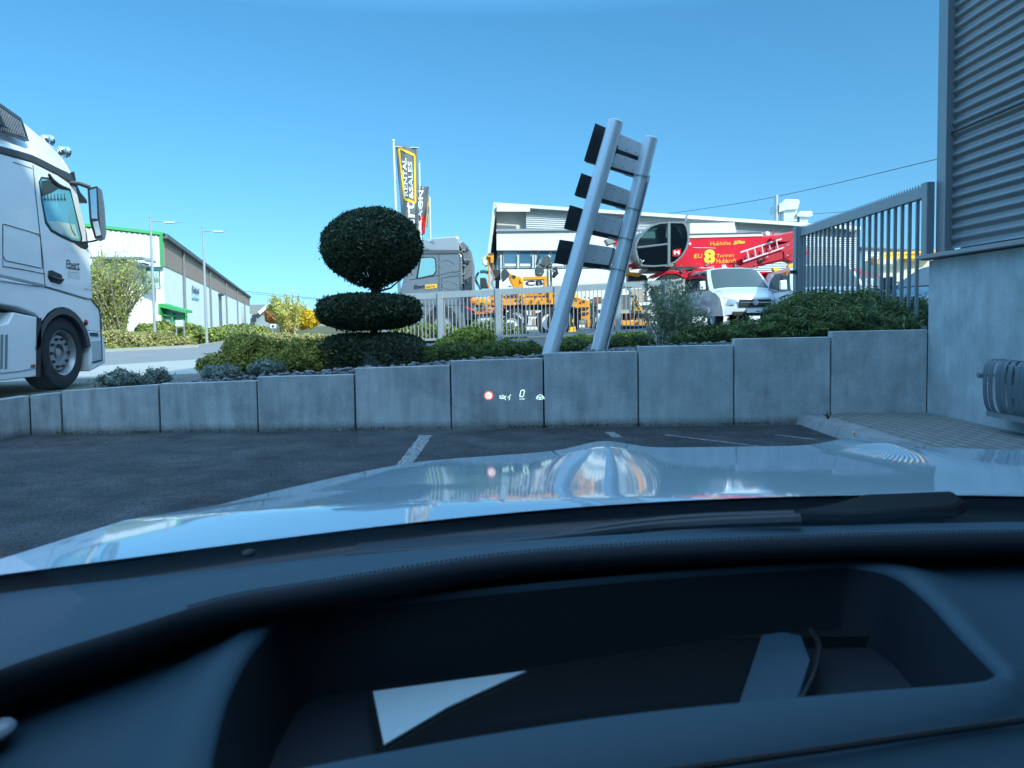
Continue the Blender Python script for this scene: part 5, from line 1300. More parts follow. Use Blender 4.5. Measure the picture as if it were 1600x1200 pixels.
# rooftop ducts and flue
b = MB(); b.tube([P(1213, 346, 46), P(1213, 305, 46)], .11, 12); b.build('flue', m_fence, of)
m_duct = mat('duct_metal', (.52, .56, .57), .35, .6, var=.1, vscale=3)
b = MB(); b.slab([(1224, 325), (1246, 325), (1246, 346), (1224, 346)], 46, 1.2); b.slab([(1217, 319), (1227, 311), (1248, 311.5), (1250, 316), (1247, 327), (1228, 328), (1217, 332)], 45.8, 1.6); b.build('duct', m_duct, of, smooth=0, bevel=.03)
b = MB(); b.slab([(1249, 335), (1263, 335), (1263, 348), (1249, 348)], 46, 1); b.slab([(1245, 335), (1250, 330), (1269, 330), (1271, 337), (1266, 339), (1245, 338)], 45.8, 1.4); b.build('duct', m_duct, of, smooth=0, bevel=.03)
b = MB(); ribs(b, (1262, 384), (1318, 384), (1262, 424), (1318, 424), DO-1.5, 14, .05); b.slab([(1262, 384), (1318, 384), (1318, 424), (1262, 424)], DO-1.4, .4); b.build('white_louvre', m_off, of, smooth=0)
b = MB(); b.slab([(1318, 348), (1336, 350), (1336, 362), (1330, 362), (1318, 357)], DO-.18, .3); b.build('roof_end', M_grey, of, smooth=0)
# far hall behind the gate
fh = thing('far_hall', 'distant low pale hall with ribbed walls, seen through the grey gate', 'building', P(1400, 440, 80))
b = MB(); ribs(b, (1348, 388), (1500, 396), (1348, 440), (1500, 440), 79.7, 12, .06); b.slab([(1348, 388), (1500, 396), (1500, 470), (1348, 470)], 80, 10); b.build('wall', m_shw, fh, smooth=0)
b = MB(); b.slab([(1346, 385.5), (1502, 393.5), (1502, 396.5), (1346, 388.5)], 79.4, 11); b.build('roof', m_rooft, fh, smooth=0)
# wires
def wire(label, a, c, r, sag):
    p, q = P(*a), P(*c); m_ = p.lerp(q, .5)-Vector((0, 0, sag)); b = MB(); b.tube(spline([p, m_, q], 30), r, 5); tag(b.build('power_line', M_dark, None), label, 'power line')
wire('overhead wire rising over the office roof to the corrugated hall', (1045, 334, 60), (1500, 240, 34), .018, .3)
wire('faint overhead wire behind the rooftop ducts', (1240, 336, 80), (1480, 306, 60), .02, .3)
wire('faint overhead wire above the far grey house', (390, 459, 90), (760, 463, 90), .022, .8)
wire('lowest faint overhead wire crossing behind the clipped yew', (380, 455, 110), (760, 470, 110), .03, .8)

# ================================================================== VEHICLES IN THE YARD
# grey tractor truck
gt = thing('tractor_truck', 'metallic grey truck cab with line drawing on its side behind the fence', 'truck', (P(695, 520, 28).x, 28, .5))
DG = 27.6; m_gt = mat('truck_grey', (.20, .225, .25), .32, .5, coat=.4, var=.06); m_gt2 = mat('truck_grey_light', (.36, .38, .40), .3, .5, coat=.4)
b = MB(); b.slab([(637, 396), (640, 394), (718, 393.5), (722, 400), (724, 455), (724, 478), (632, 480), (624, 470), (626, 452), (633, 425)], DG, 2.4); b.build('cab', m_gt, gt, smooth=0, bevel=.05)
b = MB(); b.slab([(646, 392), (640, 384), (652, 377), (680, 371), (714, 368.5), (717, 372), (718, 392.5)], DG+.12, 2.2); b.build('roof', m_gt2, gt, smooth=0, bevel=.05)
b = MB(); b.slab([(640, 392), (718, 391), (718, 395.5), (640, 396.5)], DG-.05, 2.5); b.build('roof_strip', mat('strip_grey', (.07, .075, .08), .5), gt, smooth=0)
b = MB(); b.slab([(656, 402), (676, 401), (681, 404), (682, 424), (678, 431), (658, 435), (650, 436)], DG-.02, .03); wfr = b.build('window_frame', M_black, gt, smooth=0)
b = MB(); b.slab([(658, 403.5), (675, 402.5), (679.5, 405), (680.5, 423), (677, 429), (659, 433), (653, 434)], DG-.04, .02); b.build('window', mat('truck_window', (.16, .36, .40), .08), wfr, smooth=0)
b = MB()
for pts in ([(686, 393), (686, 480)], [(719, 393), (719, 480)], [(690, 434), (720, 430)], [(690, 434), (690, 455)], [(640, 437), (686, 430), (700, 426), (720, 424)]): b.tube([P(x, y, DG-.01) for x, y in pts], .012, 5)
b.build('panel_seam', MATS['strip_grey'], gt)
b = MB()
for pts in ([(686, 412), (688, 408), (698, 406), (708, 410), (712, 416), (706, 421), (712, 424), (718, 420)], [(684, 424), (690, 418), (686, 415)], [(700, 430), (712, 426), (720, 426)], [(690, 440), (700, 438), (712, 442), (716, 448), (704, 452), (694, 448), (690, 440)], [(704, 452), (702, 460)]): b.tube(spline([P(x, y, DG-.02) for x, y in pts], 22), .009, 4)
b.build('line_drawing', m_gt2, gt)
b = MB(); fit_text(b, 'Ebert', P(647.5, 451.5, DG-.03), P(663.5, 450, DG-.03)-P(647.5, 451.5, DG-.03), Vector((0, 0, .14)), bold=.02); b.build('lettering', M_black, gt, smooth=0)
b = MB(); b.slab([(664.5, 445), (682.5, 443.5), (682.5, 450), (664.5, 452)], DG-.025, .02); ys = b.build('name_plate', M_gold, gt, smooth=0)
b = MB(); fit_text(b, 'RENTAL', P(666, 450.3, DG-.05), P(681, 448.8, DG-.05)-P(666, 450.3, DG-.05), Vector((0, 0, .085))); b.build('plate_lettering', M_dark, ys, smooth=0)
b = MB(); b.slab([(719, 380), (724, 378), (732, 386), (737, 410), (738, 500), (726, 500), (724, 400)], DG+.1, 2.2); b.build('air_deflector', MATS['strip_grey'] if False else mat('deflector', (.12, .13, .14), .5), gt, smooth=0)
b = MB(); b.slab([(630, 480), (724, 478), (724, 495), (715, 495), (706, 482), (692, 477), (678, 480), (668, 492), (664, 505), (634, 505)], DG+.02, 2.3); b.build('fender', m_gt, gt, smooth=0)
gw_ = bpy.data.objects.new('wheel', None); COL.objects.link(gw_); gw_.parent = gt; wc = P(693, 507, DG); gw_.location = wc-org(gt)
b = MB(); b.lathe(wc+Vector((0, .35, 0)), (0, -1, 0), [(0, .4), (0, .5), (.25, .53), (.33, .47), (.34, .34)], 28, False); b.build('tyre', M_rub, gw_); b = MB(); b.lathe(wc+Vector((0, .35, 0)), (0, -1, 0), [(.33, .34), (.25, .3), (.24, .16), (.36, .14), (.36, .001)], 24, False); b.build('rim', m_rim, gw_)
b = MB(); b.tube([P(652, 380, DG), P(664, 374, DG-.1), P(672, 378, DG-.2)], .03, 8); b.lathe(P(672, 378, DG-.2), (1, -.3, 0), [(0, .02), (.12, .09)], 12); b.build('horn', M_chrome, gt)
b = MB(); b.slab([(724, 482), (790, 480), (790, 494), (724, 496)], DG+.5, 1.2); b.slab([(726, 494), (768, 494), (766, 508), (728, 508)], DG+.9, .8); b.build('chassis', M_dark, gt, smooth=0)
# orange patch vehicles
def wheel_y(parent, c, r, w, m_r=M_steel):
    o = bpy.data.objects.new('wheel', None); COL.objects.link(o); o.parent = parent; o.location = Vector(c)-org(parent); c = Vector(c)+Vector((0, w, 0))
    b = MB(); b.lathe(c, (0, -1, 0), [(0, r*.9), (w*.2, r), (w*.8, r), (w, r*.93), (w+.01, r*.62)], 26, False); b.build('tyre', M_rub, o)
    b = MB(); b.lathe(c, (0, -1, 0), [(w+.01, r*.62), (w-.06, r*.55), (w-.07, r*.3), (w+.02, r*.26), (w+.02, .001)], 22, False); b.build('rim', m_r, o)
    return o
DJ = 27.0
jc = thing('excavator', 'orange wheeled excavator behind the fence with black and white lettering', 'excavator', (P(820, 520, DJ).x, DJ, .55))
b = MB(); b.slab([(768, 467), (869, 465), (869, 476), (768, 478)], DJ, 2.2); b.slab([(768, 455), (775, 455), (775, 470), (768, 470)], DJ-.1, .5); b.slab([(857, 452), (868, 452), (866, 470), (857, 470)], DJ-.1, .6); b.build('deck', M_orange, jc, smooth=0, bevel=.03)
b = MB(); b.slab([(776, 457), (857, 456), (857, 462.5), (776, 463.5)], DJ+.1, 1.6); b.build('engine_cover', M_orange, jc, smooth=0, bevel=.03)
b = MB(); b.slab([(776, 464), (857, 463), (857, 466), (776, 467)], DJ+.2, 1.6); b.build('cover_band', M_white, jc, smooth=0)
b = MB(); b.slab([(767, 478), (880, 476), (880, 482), (860, 484), (770, 484)], DJ+.2, 1.8); b.build('undercarriage', M_dark, jc, smooth=0)
# name board: orange frame, white ground
b = MB(); b.slab([(817, 432.5), (854.5, 431.5), (854.5, 436), (817, 437)], DJ-.15, .2); b.slab([(850.5, 436), (854.5, 436), (854.5, 450), (850.5, 450)], DJ-.15, .2); b.slab([(814, 437), (818, 437), (818, 451), (814, 451)], DJ-.15, .2); b.build('board_frame', M_orange, jc, smooth=0)
b = MB(); b.slab([(818.2, 437.2), (850.3, 436.2), (850.3, 450), (818.2, 450)], DJ-.1, .08); bd_ = b.build('name_board', M_white, jc, smooth=0)
b = MB(); fit_text(b, 'CB', P(821, 446.5, DJ-.12), P(849, 445.5, DJ-.12)-P(821, 446.5, DJ-.12), Vector((0, 0, .17)), bold=.03); b.build('lettering', M_black, bd_, smooth=0)
b = MB(); b.slab([(793, 428), (797, 426), (802, 429), (806, 432), (811, 431), (816, 434), (817, 442), (818, 448), (812, 456), (802, 456), (801, 447), (797, 440)], DJ-.2, .45); b.build('arm', M_orange, jc, smooth=0, bevel=.03)
b = MB(); b.slab([(783, 426), (785, 421), (791, 420), (797, 428), (792, 434), (789, 437), (785, 440), (783, 434)], DJ-.25, .5); b.build('coupler', mat('coupler_dark', (.045, .06, .06), .5, .3), jc, smooth=0, bevel=.02)
for q in ((807, 500, .42), (861, 503, .52)): wheel_y(jc, P(q[0], q[1], DJ-.1), q[2], .35, M_white)
for q in ((743, 445), (757, 440)): pass
b = MB(); b.slab([(750, 434), (759, 434), (763, 450), (750, 450)], DJ+.4, .6); b.slab([(771, 421), (782, 421), (782, 437), (771, 437)], DJ+.3, .6); b.slab([(774, 437), (780, 437), (780, 456), (774, 456)], DJ+.3, .3); b.build('seat_console', M_dark, jc, smooth=0, bevel=.02)
# drilling mast
dm = thing('drill_mast', 'upright orange mast with a cream lamp box and hanging chain', 'machine', (P(765, 520, 26.5).x, 26.5, .55))
b = MB(); b.slab([(762.5, 402), (765.5, 402), (767, 520), (764, 520)], 26.5, .25); b.slab([(762, 397), (771, 397), (771, 406), (770, 411), (766.5, 411), (766, 402), (762, 402)], 26.4, .4); b.build('mast', M_orange, dm, smooth=0, bevel=.02)
b = MB(); b.slab([(763, 395.5), (771, 395.5), (771, 398), (763, 398)], 26.38, .42); b.build('mast_cap', mat('rust_brown', (.2, .08, .04), .7), dm, smooth=0)
b = MB(); b.slab([(753, 404), (757, 400), (762, 399), (761.5, 414), (758, 416), (754, 411)], 26.5, .5); b.build('lamp_box', mat('cream_box', (.65, .60, .42), .6), dm, smooth=0, bevel=.03)
b = MB()
for k in range(18): p = P(769+1.6*math.sin(k*.9)+k*.12, 412+k*2.5, 26.6); b.ball(p, .035, 6, 4, (1.3, 1, .8))
b.build('chain', mat('rust_chain', (.30, .17, .13), .8), dm)
b = MB()
for c_, r_ in (((742, 447), 11), ((743, 445), 8)):
    b.tube([P(c_[0]+(5-4*math.sin(k*.35)), 426+k*2.2, 26.8+.1*math.sin(k)) for k in range(13)], .03, 6)
b.tube([P(750, 425, 26.6), P(756, 424, 26.6), P(763, 426, 26.6)], .06, 6); b.build('hydraulic_hose', mat('hose_teal', (.04, .10, .11), .5), dm)
# grabber head held up
gh = thing('grab_bucket', 'dark grey hydraulic grab bucket raised on a steel arm before the office windows', 'machine', (P(857, 520, 28.5).x, 28.5, .55))
m_gb = mat('bucket_steel', (.10, .125, .13), .4, .4, var=.3, vscale=4)
b = MB(); b.slab([(842, 411), (851, 400), (857, 397), (861, 401), (862, 408), (858, 414), (850, 417), (846, 417)], 28.3, .8); b.slab([(837, 417), (841, 415), (849, 418), (851, 424), (848, 430), (842, 432), (837, 429), (836, 422)], 28.2, .7); b.build('bucket', m_gb, gh, smooth=0, bevel=.04)
b = MB(); b.slab([(854, 414), (857, 414), (858, 448), (855, 448)], 28.5, .2); b.slab([(859, 413), (862, 413), (863, 448), (860, 448)], 28.5, .2); b.slab([(853.5, 412), (863, 412), (863, 417), (853.5, 417)], 28.4, .4); b.slab([(854, 446), (864, 446), (866, 522), (853, 522)], 28.5, .8); b.build('arm', mat('arm_steel', (.17, .19, .19), .4, .4), gh, smooth=0, bevel=.015)
b = MB(); b.tube([P(838, 414, 28.4), P(840, 405, 28.4), P(843, 400, 28.4)], .035, 6); b.tube([P(863, 424, 28.4), P(868, 420, 28.4), P(869, 426, 28.4), P(864, 434, 28.4)], [.05, .1, .1, .05], 8); b.build('hydraulic_hose', M_dark, gh)
# long orange arm low behind the fence
oa = thing('loader_trailer', 'faded orange trailer arm with round couplings left of the orange excavator', 'trailer', (P(760, 520, 26).x, 26, .5))
b = MB(); b.slab([(735, 483), (768, 480), (784, 481), (787, 485), (775, 489), (745, 492), (735, 491)], 26, 1.2); b.build('arm', mat('orange_faded', (.62, .22, .06), .5, var=.2), oa, smooth=0, bevel=.03)
b = MB()
for px, py, r in ((741, 470, .12), (748, 471, .13), (755, 471, .15), (762, 472, .1)): b.lathe(P(px, py, 26), (0, -1, 0), [(-.3, r), (0, r), (.02, r*.5)], 14)
b.slab([(735, 468), (766, 470), (766, 476), (735, 476)], 26.1, .6); b.build('coupling', M_orange, oa)
b = MB(); b.slab([(745, 492), (755, 491), (770, 492), (771, 506), (745, 506)], 26.2, 1.0); b.build('white_tank', M_white, oa, smooth=0, bevel=.1)
wheel_y(oa, P(800, 508, 26.2), .38, .3, M_white)
# second orange machine between and right of the sign posts
om = thing('wheel_loader', 'orange lifting machine with stepped boom seen between the leaning sign posts', 'loader', (P(905, 520, 26.5).x, 26.5, .6))
b = MB(); b.slab([(884, 468), (905, 465), (922, 470), (922, 512), (918, 512), (917, 500), (908, 500), (907, 483), (885, 478)], 26.5, 1.0); b.build('boom', M_orange, om, smooth=0, bevel=.02)
b = MB()
for x0, y0, x1, y1 in ((884, 460, 898, 464), (905, 480, 920, 482), (905, 488, 920, 490)): b.slab([(x0, y0), (x1, y0), (x1, y1), (x0, y1)], 26.4, .3)
b.slab([(886, 479), (905, 484), (905, 515), (886, 515)], 26.9, .8); b.build('engine_bay', M_dark, om, smooth=0)
b = MB(); b.slab([(891, 458), (900, 457), (903, 465), (893, 466)], 26.4, .5); b.slab([(890, 512), (899, 510), (900, 520), (888, 520)], 26.3, .4); b.build('step', M_yel, om, smooth=0)
wheel_y(om, P(876, 503, 26.6), .46, .35)
ol = thing('flatbed_trailer', 'orange flatbed frame with grey load, right of the right sign post behind the fence', 'trailer', (P(985, 520, 25.5).x, 25.5, .7))
b = MB(); b.slab([(946, 501), (1015, 500.5), (1017, 508), (946, 509)], 25.5, 2.0); b.build('frame', M_orange, ol, smooth=0, bevel=.02)
b = MB(); b.slab([(990, 470), (996, 467), (1001, 478), (1005, 484), (1000, 486), (992, 486)], 25.4, .4); b.slab([(947, 516), (950, 516), (952, 521), (946, 521)], 25.4, .4); b.slab([(1002, 514), (1008, 516), (1008, 520), (1002, 520)], 25.4, .4); b.build('outrigger', M_orange, ol, smooth=0, bevel=.015)
b = MB(); b.slab([(955, 484), (1020, 484), (1020, 489), (955, 490)], 25.6, 1.6); b.build('plank_load', mat('load_tan', (.42, .38, .30), .8, var=.2), ol, smooth=0)
b = MB()
for x in range(958, 1020, 9): b.slab([(x, 490), (x+6, 490), (x+6, 500), (x, 500)], 25.8, 1.2)
b.build('crate_load', mat('load_brown', (.30, .19, .10), .8, var=.3), ol, smooth=0)
b = MB(); b.slab([(952, 462), (986, 460), (986, 484), (952, 484)], 26.3, .4); b.slab([(963, 510), (1012, 509), (1012, 521), (963, 521)], 26.1, .5); b.build('dark_rack', mat('rack_dark', (.10, .11, .115), .6, var=.4, vscale=12), ol, smooth=0)
b = MB(); b.slab([(986, 452), (1006, 451), (1006, 472), (986, 472)], 26.4, .5); b.build('timber_stack', mat('timber', (.45, .37, .28), .85, var=.3, vscale=8), ol, smooth=0)

# red telescopic handler
DR = 27.0
rh = thing('telescopic_handler', 'red telescopic handler with glazed oval cab, long boom and yellow lettering', 'telehandler', (P(1120, 500, DR).x, DR, .85))
b = MB(); b.slab([(1040, 371), (1075, 371.5), (1190, 368.5), (1222, 365), (1240, 361), (1241, 404), (1180, 417.5), (1120, 421), (1085, 424), (1055, 418), (1048, 400)], DR, 1.1); bo = b.build('boom', M_red, rh, smooth=0, bevel=.04)
b = MB(); b.slab([(1075, 368), (1192, 365.5), (1192, 369), (1075, 372)], DR-.03, 1.1); b.build('boom_top_rail', mat('rail_pale', (.62, .50, .48), .5), rh, smooth=0)
b = MB(); b.slab([(1075, 365), (1188, 362.5), (1192, 366), (1075, 368)], DR+.3, .6); b.build('boom_section', m_gb, rh, smooth=0)
b = MB()
DT = DR-.02
def rt(b, s, x0, y0, x1, y1, h, **k): fit_text(b, s, P(x0, y0, DT), P(x1, y1, DT)-P(x0, y0, DT), Vector((0, 0, h*DR/1200)), **k)
rt(b, '8', 1100, 412.5, 1117.5, 412, 22.5, bold=.05); rt(b, 'EU', 1086, 403.5, 1097, 403, 6.5); rt(b, 'Tonnen', 1119.5, 402.5, 1146.5, 401, 5.5); rt(b, 'Hubkraft', 1119.5, 411.5, 1150.5, 410.5, 7)
rt(b, 'Hubhöhe', 1110, 383.8, 1141.5, 382.8, 6.2); rt(b, '27m', 1145, 382.3, 1164, 380.5, 5.5, bold=.06, shear=.3)
b.build('lettering', M_gold, bo, smooth=0)
b = MB(); b.slab([(1084, 398.5), (1086, 398.4), (1086, 404), (1084, 404)], DT, .01); b.build('letter_bar', M_orange, bo, smooth=0)
b = MB(); b.tube([P(1083, 387, DT), P(1118, 387.5, DT)], .008, 4); b.slab([(1128, 414), (1135.5, 413.5), (1135.5, 418.5), (1128, 419)], DT-.01, .05); rt(b, 'e', 1076, 383, 1080, 383, 4); b.tube([P(1069, 418, DT), P(1116, 419, DT)], .006, 4); rt(b, 'ROTANTE', 1096, 419.5, 1116, 418.8, 2.2); b.build('white_mark', M_white, bo, smooth=0)
# boom head, stabiliser, ladder
b = MB(); b.slab([(1158, 405), (1170, 398), (1200, 388), (1241, 376), (1241, 396), (1228, 404), (1170, 418), (1155, 419), (1166, 408)], DR-.35, .3); b.slab([(1205, 372), (1225, 365), (1240, 362), (1240, 378), (1215, 378)], DR-.3, .3); b.slab([(1224, 392), (1238, 386), (1260, 388), (1262, 398), (1240, 410), (1226, 404)], DR-.4, .6); b.build('boom_head', mat('red_shade', (.42, .012, .03), .4), rh, smooth=0, bevel=.02)
b = MB(); b.lathe(P(1188, 407.5, DR-.37), (0, -1, 0), [(-.1, .09), (.02, .09), (.03, .04)], 14); b.build('pivot', M_dark, rh)
b = MB(); Lm = mat('ladder_pink', (.68, .50, .50), .5)
la, lb_, lc, ld = P(1157, 394.5, DR-.45), P(1221, 373.5, DR-.45), P(1161, 409, DR-.45), P(1225, 387, DR-.45)
b.tube([la, lb_], .03, 6); b.tube([lc, ld], .03, 6)
for k in range(1, 6): f = k/5.6; b.tube([la.lerp(lb_, f-.02), lc.lerp(ld, f-.04)], .025, 6)
b.build('ladder', Lm, rh)
b = MB(); b.slab([(1196, 362), (1200, 361.5), (1203, 363), (1203, 368), (1197, 368)], DR, .3); b.build('beacon', M_white, rh, smooth=0, bevel=.02)
# oval cab
cab_o = [(992, 388), (993, 380), (997, 372), (1005, 362), (1017, 352), (1032, 347), (1052, 346), (1070, 346.5), (1074, 352), (1077, 362), (1077.5, 375), (1074, 388), (1067, 400), (1056, 410), (1042, 415.5), (1020, 417), (1003, 416), (998, 411), (994, 400)]
cc = (1035, 382)
def scl(pts, f): return [(cc[0]+(x-cc[0])*f, cc[1]+(y-cc[1])*f) for x, y in pts]
b = MB()
o_ = [P(x, y, DR-1.3) for x, y in cab_o]; i_ = [P(x, y, DR-1.3) for x, y in scl(cab_o, .93)]; bk = Vector((0, 1.3, 0))
b.grid([[p+bk for p in i_], i_, o_, [p+bk for p in o_], [p+bk for p in i_]], True); cb = b.build('cab_frame', mat('cab_frame_grey', (.17, .20, .21), .4, .3), rh, smooth=30)
b = MB(); b.prism([P(x, y, DR-1.22) for x, y in scl(cab_o, .94)], (0, .03, 0)); b.build('cab_glazing', glassmat('cab_pane', (.30, .42, .42), .06), cb, smooth=0)
b = MB(); b.slab([(996, 386), (1043, 381.5), (1043, 413.5), (1020, 414.5), (1004, 413.5), (1000, 408), (997, 398)], DR-1.18, .9); b.slab([(1047, 381), (1058, 383), (1070, 390), (1062, 400), (1054, 407), (1047, 410)], DR-1.15, .8); b.build('lower_panel', mat('cab_dark', (.022, .035, .042), .4), cb, smooth=0)
b = MB(); b.slab([(1043.5, 347.5), (1047.5, 347.5), (1047.5, 415), (1043.5, 415.5)], DR-1.33, .1); b.tube([P(996, 387, DR-1.32), P(1043, 381.5, DR-1.32)], .035, 6); b.build('door_bar', MATS['cab_frame_grey'], cb, smooth=0)
b = MB(); b.slab([(1028, 356), (1037, 353), (1041, 356), (1041, 382), (1030, 383)], DR-.8, .6); b.slab([(1050, 355), (1056, 353), (1064, 368), (1070, 385), (1050, 383)], DR-.7, .5); b.build('seat', M_dark, cb, smooth=0, bevel=.05)
b = MB(); b.slab([(1051, 391), (1055, 389.5), (1064, 388.5), (1064, 397), (1060, 400.5), (1051, 400.5)], DR-1.36, .02); lg = b.build('badge', M_red, cb, smooth=0)
b = MB(); fit_text(b, 'M', P(1053, 397.5, DR-1.38), Vector((8.5*DR/1200*.95, 0, 0)), Vector((0, 0, 5.5*DR/1200)), bold=.06); b.build('badge_letter', M_white, lg, smooth=0)
b = MB(); b.tube([P(1001, 405, DR-1.33), P(1003, 410, DR-1.36), P(1006, 407, DR-1.33)], .018, 6); b.tube([P(1071, 346, DR-1), P(1072, 340, DR-1), P(1074, 336, DR-1)], .03, 6); b.build('handle', M_steel, cb)
# turret and chassis
b = MB(); b.slab([(1012, 417), (1090, 416), (1090, 422), (1012, 423)], DR-.8, 1.8); b.build('turret', M_dark, rh, smooth=0)
b = MB(); b.slab([(1016, 434), (1022, 429), (1034, 424), (1052, 422), (1068, 424), (1094, 424), (1094, 442), (1078, 444), (1068, 434), (1056, 428), (1040, 428), (1026, 434)], DR-.9, .8); b.slab([(1070, 425), (1200, 424), (1200, 470), (1070, 470)], DR-.2, 1.8); b.build('chassis', M_red, rh, smooth=0, bevel=.02)
wheel_y(rh, P(1048, 456, DR-.9), .62, .5); wheel_y(rh, P(1180, 460, DR-.9), .62, .5)
b = MB(); b.slab([(960, 372), (985, 370), (992, 377), (990, 392), (986, 396), (975, 388), (962, 384)], DR+.2, .6); b.slab([(976, 388), (982, 386), (983, 420), (978, 420)], DR, .2); b.slab([(985, 412), (996, 409), (1004, 419), (988, 421)], DR-.4, .5); b.build('boom_tail', M_red, rh, smooth=0, bevel=.02)
b = MB(); b.slab([(945, 374), (962, 370), (966, 378), (950, 383)], DR+.2, .5); b.build('counterweight', mat('tail_grey', (.22, .26, .26), .5), rh, smooth=0, bevel=.03)
b = MB(); b.slab([(972, 420), (976, 416), (983, 415), (984, 425), (1000, 426), (1003, 430), (998, 433), (985, 430), (977, 431)], DR-.6, .5); b.build('hook_block', M_orange, rh, smooth=0, bevel=.03)
b = MB(); b.slab([(982, 428), (996, 427), (1010, 430), (1014, 440), (982, 440)], DR-.4, .6); b.build('winch', M_dark, rh, smooth=0, bevel=.04)
sv = thing('red_machine', 'small red machine with yellow mark squeezed between the van and the gate post', 'machine', (P(1228, 470, 25.5).x, 25.5, .85))
b = MB(); b.slab([(1207, 424), (1240, 418), (1275, 420), (1275, 438), (1240, 444), (1226, 446), (1216, 438)], 25.5, 1.2); b.slab([(1214, 438), (1260, 436), (1262, 455), (1226, 455)], 25.6, 1.0); b.build('hood', MATS['red_shade'], sv, smooth=0, bevel=.04)
b = MB(); b.slab([(1208, 419), (1216, 417), (1219, 424), (1210, 424)], 25.3, .2); b.slab([(1232, 414), (1241, 411), (1250, 414), (1250, 418), (1232, 418)], 25.6, .2); fit_text(b, 'CDI', P(1215, 433, 25.48), Vector((.17, 0, -.06)), Vector((0, 0, .1))); b.build('yellow_mark', M_gold, sv, smooth=0)
b = MB(); b.slab([(1216, 448), (1240, 447), (1240, 470), (1216, 470)], 25.4, 1); b.build('running_gear', M_dark, sv, smooth=0)

